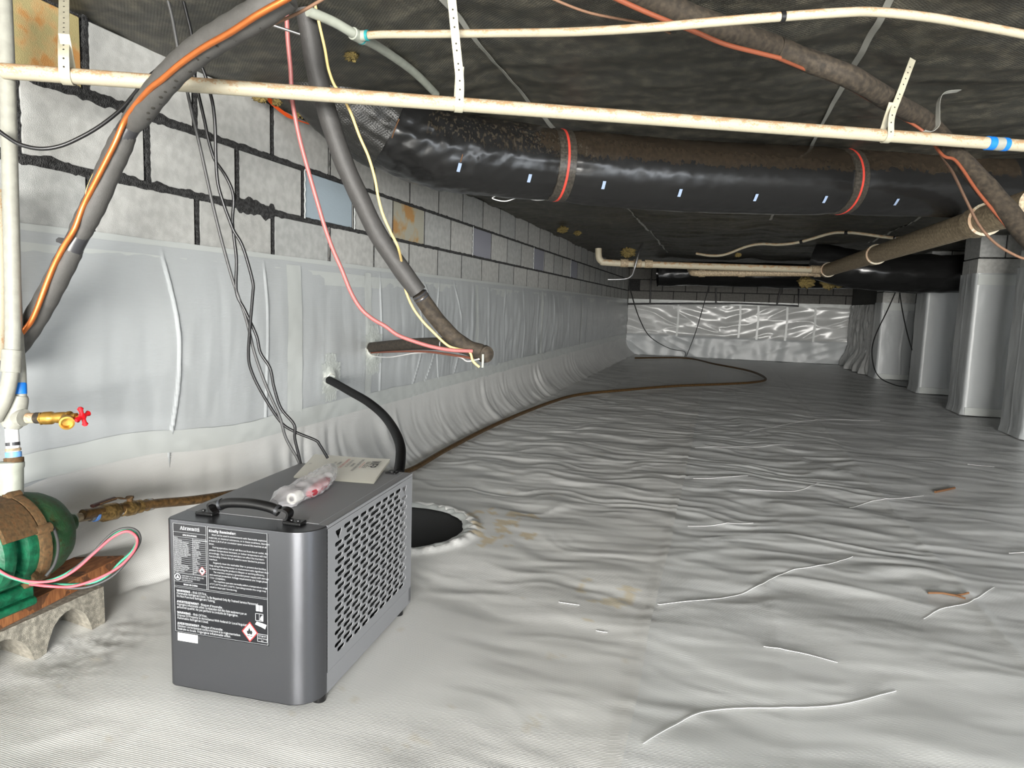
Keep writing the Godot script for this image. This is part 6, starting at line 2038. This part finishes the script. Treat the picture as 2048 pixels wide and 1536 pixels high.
func _cell(b: MB, X: float, za: float, zb: float, ya: float, yb: float, kind: int) -> void:
	var c := Vector2((za + zb) * 0.5, (ya + yb) * 0.5)
	var h := Vector2(zb - za, yb - ya) * 0.5
	var angs := []
	for k in 20:
		angs.append(TAU * k / 20.0)
	for s in [[1, 1], [-1, 1], [-1, -1], [1, -1]]:
		angs.append(fposmod(atan2(h.y * s[1], h.x * s[0]), TAU))
	for s in [0.34, PI - 0.34, PI + 0.34, TAU - 0.34, 0.12, PI - 0.12, PI + 0.12, TAU - 0.12]:
		angs.append(s * 1.0)
	angs.sort()
	var outer := []
	var inner := []
	for a in angs:
		var d := Vector2(cos(a), sin(a))
		var to := minf(h.x / maxf(absf(d.x), 1e-6), h.y / maxf(absf(d.y), 1e-6))
		var lo := 0.0
		var hi := to
		for it in 14:
			var m := (lo + hi) * 0.5
			if _hole(d * m, h, kind) < 0.0:
				lo = m
			else:
				hi = m
		outer.append(c + d * to)
		inner.append(c + d * lo)
	var n := angs.size()
	for i in n:
		var j := (i + 1) % n
		if outer[i].distance_to(outer[j]) < 1e-6 and inner[i].distance_to(inner[j]) < 1e-6:
			continue
		b.poly([V(X, outer[i].y, outer[i].x), V(X, outer[j].y, outer[j].x), V(X, inner[j].y, inner[j].x), V(X, inner[i].y, inner[i].x)], Vector3.RIGHT)
		var w: Vector2 = (c - (inner[i] + inner[j]) * 0.5).normalized()
		b.poly([V(X, inner[i].y, inner[i].x), V(X, inner[j].y, inner[j].x), V(X - 0.0016, inner[j].y, inner[j].x), V(X - 0.0016, inner[i].y, inner[i].x)], V(0, w.y, w.x))


func _hole(q: Vector2, h: Vector2, kind: int) -> float:
	if kind == 0:
		var r := 0.0038
		var e := Vector2(h.x - 0.0038, h.y - 0.0026) - Vector2(r, r)
		var d := q.abs() - e
		return d.max(Vector2.ZERO).length() + minf(maxf(d.x, d.y), 0.0) - r
	# a rounded triangle pointing down
	var top := q.y - 0.009
	var slope := absf(q.x) * 0.80 - (q.y + 0.0125) * 0.62
	return maxf(top, slope) 


func build_small_things() -> void:
	var b: MB
	# sump lid sunk in the liner
	b = MB.new()
	b.lathe([Vector2(0.0, 0.004), Vector2(0.245, 0.004), Vector2(0.25, 0.001), Vector2(0.256, 0.0), Vector2(0.258, -0.012)], Transform3D(Basis(), V(0.56, 0.004, -0.36)), 64)
	single(b, "sump_lid", M.pit_lid, "round black sump lid showing through the liner behind the dehumidifier", "lid")
	# gathered film round the lid's rim
	b = MB.new()
	var rows := []
	for i in 7:
		var row := PackedVector3Array()
		for k in 121:
			var a := TAU * k / 120.0
			var rr := 0.244 + i * 0.010 + 0.004 * fz.get_noise_2d(a * 7.0, i * 0.3) + 0.006 * fz.get_noise_2d(a * 2.0, 5.0)
			var y := 0.010 + 0.008 * sin(PI * clampf(i / 6.0, 0, 1)) + 0.003 * sin(a * 23.0 + 3.0 * sin(a * 5.0)) * sin(PI * i / 6.0)
			row.append(V(0.56 + cos(a) * rr, y, -0.36 + sin(a) * rr))
		rows.append(row)
	b.sheet(rows, Vector3.UP)
	single(b, "film_collar", M.tape, "crinkled white film collar taped round the black sump lid", "plastic sheet")

	# tape patches where pipes pass through the wall liner
	for q in [[0.496, -0.765, 0.105, 0.075, "crinkled clear tape patch where the black corrugated hose enters the wall"], [0.598, -1.165, 0.12, 0.085, "crinkled clear tape patch where the brown wrapped pipe enters the wall"]]:
		var t := thing("tape_patch", q[4], "tape", V(0.02, q[0] - q[2], q[1]))
		for k in 2:
			rows = []
			for i in 24:
				var row := PackedVector3Array()
				for j in 24:
					var u := i / 23.0 * 2.0 - 1.0
					var w := j / 23.0 * 2.0 - 1.0
					var e := 1.0 + 0.10 * fz.get_noise_2d(u * 3.0 + k * 9.0, w * 3.0)
					var hy: float = q[2] * ([1.0, 0.62][k]) * e
					var hz: float = q[3] * ([0.6, 1.0][k]) * e
					var rad := Vector2(u * hy, w * hz).length()
					row.append(V(0.026 + wall_bulge(q[0], q[1]) * 0.5 + k * 0.002 + 0.004 * absf(fz.get_noise_2d(u * 7.0, w * 7.0 + k * 20.0)) + 0.02 * exp(-rad * rad / 0.0012), q[0] + u * hy, q[1] + w * hz))
				rows.append(row)
			b = MB.new()
			b.sheet(rows, Vector3.RIGHT)
			part(b, "tape_strip", M.clear_tape, t)
		b = MB.new()
		var nz: float = q[1]
		var d := V(0.8, -0.1, 0.5) if q[0] < 0.55 else V(0.68, 0.08, 0.72)
		var cone := []
		for i in 9:
			var row := PackedVector3Array()
			for k in 25:
				var a := TAU * k / 24.0
				var f := along(V(0.012, q[0], nz), V(0.012, q[0], nz) + d)
				var rr: float = lerpf(0.05, 0.029 if q[0] > 0.55 else 0.021, pow(i / 8.0, 0.5)) * (1.0 + 0.10 * fz.get_noise_2d(a * 3.0, i * 0.4 + q[0] * 9.0))
				row.append(f * V(cos(a) * rr, i * (0.0085 if q[0] > 0.55 else 0.006), sin(a) * rr))
			cone.append(row)
		b.sheet(cone, cone[4][12] - V(0.012, q[0], nz))
		part(b, "tape_sleeve", M.paper, t)

	# ceiling straps
	for q in [[0.95, 2.7, -7.5, M.ribbon, "pale flat strap along the ceiling netting above the duct's left band"], [2.0, 2.7, -4.2, M.ribbon, "pale flat strap along the ceiling netting left of the slanting hanger"], [3.05, 2.7, -6.0, M.ribbon, "pale flat strap along the ceiling netting near the right edge"]]:
		var pts := []
		var z: float = q[1]
		while z > q[2]:
			pts.append(V(q[0] + 0.006 * sin(z * 2.0), ceil_h(q[0] + 0.006 * sin(z * 2.0), z) - 0.004, z))
			z -= 0.06
		var sp := soft(pts, 2)
		var sides := PackedVector3Array()
		for k in sp.size():
			sides.append(V(1, 0.5 * sin(k * 0.11), 0))
		b = MB.new()
		b.strap(sp, 0.017, 0.0012, sides)
		single(b, "ceiling_strap", q[3], q[4], "strap", "flat straps under the netting")

	# torn netting by the wall: orange film edge, yellow wool and a dark gap
	var tr := thing("torn_insulation", "torn ceiling netting showing orange film and yellow glass wool by the wall", "insulation", V(0.07, 1.47, -0.45))
	b = MB.new()
	b.strap(soft(TORN, 6), PackedFloat32Array([0.006, 0.010, 0.013, 0.015, 0.016, 0.016, 0.016, 0.015, 0.014, 0.013, 0.012, 0.012, 0.012, 0.013, 0.014, 0.014, 0.012, 0.009, 0.005, 0.004, 0.004, 0.004, 0.004, 0.004, 0.004]), 0.003, V(0.2, 1, -0.2))
	part(b, "orange_film", M.orange_film, tr)
	for q in TUFTS:
		if q[4] == 0:
			part(tuft(V(q[0], q[1], q[2]), q[3]), "wool_tuft", M.wool, tr)
	var k2 := 0
	for q in TUFTS:
		if q[4] > 0:
			single(tuft(V(q[0], q[1], q[2]), q[3]), "wool_tuft", M.wool, TUFT_LABELS[k2], "insulation", "scraps of glass wool")
			k2 += 1
	# curled strap end at right
	b = MB.new()
	var sr := soft(RIBBON, 6)
	var rs := PackedVector3Array()
	for k in sr.size():
		rs.append(V(0.35, 0.15 + 0.2 * sin(k * 0.2), 0.9))
	b.strap(sr, 0.016, 0.0012, rs)
	single(b, "strap_end", M.ribbon, "curled pale strap end hooked under the dusty foam line at right", "strap")
	# white threads under the duct
	single(tubed(THREAD, 0.0022, 6), "thread", M.ink_white, "white thread hanging in a slack curl under the duct by the wall", "thread")
	# straws stuck on the duct
	for q in [[STRAW1, "long orange straw stuck on the netting wrap of the duct"], [STRAW2, "small orange straw stuck above the duct's first pale mark"]]:
		single(tubed(q[0], 0.0022, 6), "straw", M.twig, q[1], "straw")
	# twigs and leaf litter on the floor
	b = MB.new()
	b.tube(soft([V(2.33, floor_h(2.33, -0.42) + 0.006, -0.42), V(2.37, floor_h(2.37, -0.425) + 0.007, -0.425), V(2.41, floor_h(2.41, -0.43) + 0.006, -0.43), V(2.45, floor_h(2.45, -0.455) + 0.006, -0.455)], 4), 0.0035, 6)
	b.tube(soft([V(2.40, floor_h(2.4, -0.43) + 0.006, -0.43), V(2.43, floor_h(2.43, -0.42) + 0.006, -0.415)], 3), 0.003, 6)
	single(b, "twig", M.twig, "small brown twig lying on the liner at the right", "twig")
	b = MB.new()
	b.tube(soft([V(2.72, floor_h(2.72, -1.85) + 0.006, -1.85), V(2.79, floor_h(2.79, -1.92) + 0.007, -1.92), V(2.84, floor_h(2.84, -1.98) + 0.006, -1.98)], 4), 0.006, 6)
	single(b, "twig", M.twig, "dark stick lying on the shaded liner before the piers", "twig")


func tuft(c: Vector3, r: float) -> MB:
	var b := MB.new()
	var rows := []
	for i in 15:
		var row := PackedVector3Array()
		var a := PI * i / 14.0
		for k in 25:
			var g := TAU * k / 24.0
			var d := V(sin(a) * cos(g), cos(a), sin(a) * sin(g))
			var rr := r * (0.75 + 0.55 * fz.get_noise_3d(d.x * 2.2 + c.x * 9.0, d.y * 2.2, d.z * 2.2 + c.z * 9.0) + 0.2 * fz.get_noise_3d(d.x * 7.0, d.y * 7.0, d.z * 7.0 + c.z))
			row.append(c + d * rr * V(1.2, 0.75, 1.1))
		rows.append(row)
	b.sheet(rows, rows[7][12] - c)
	return b
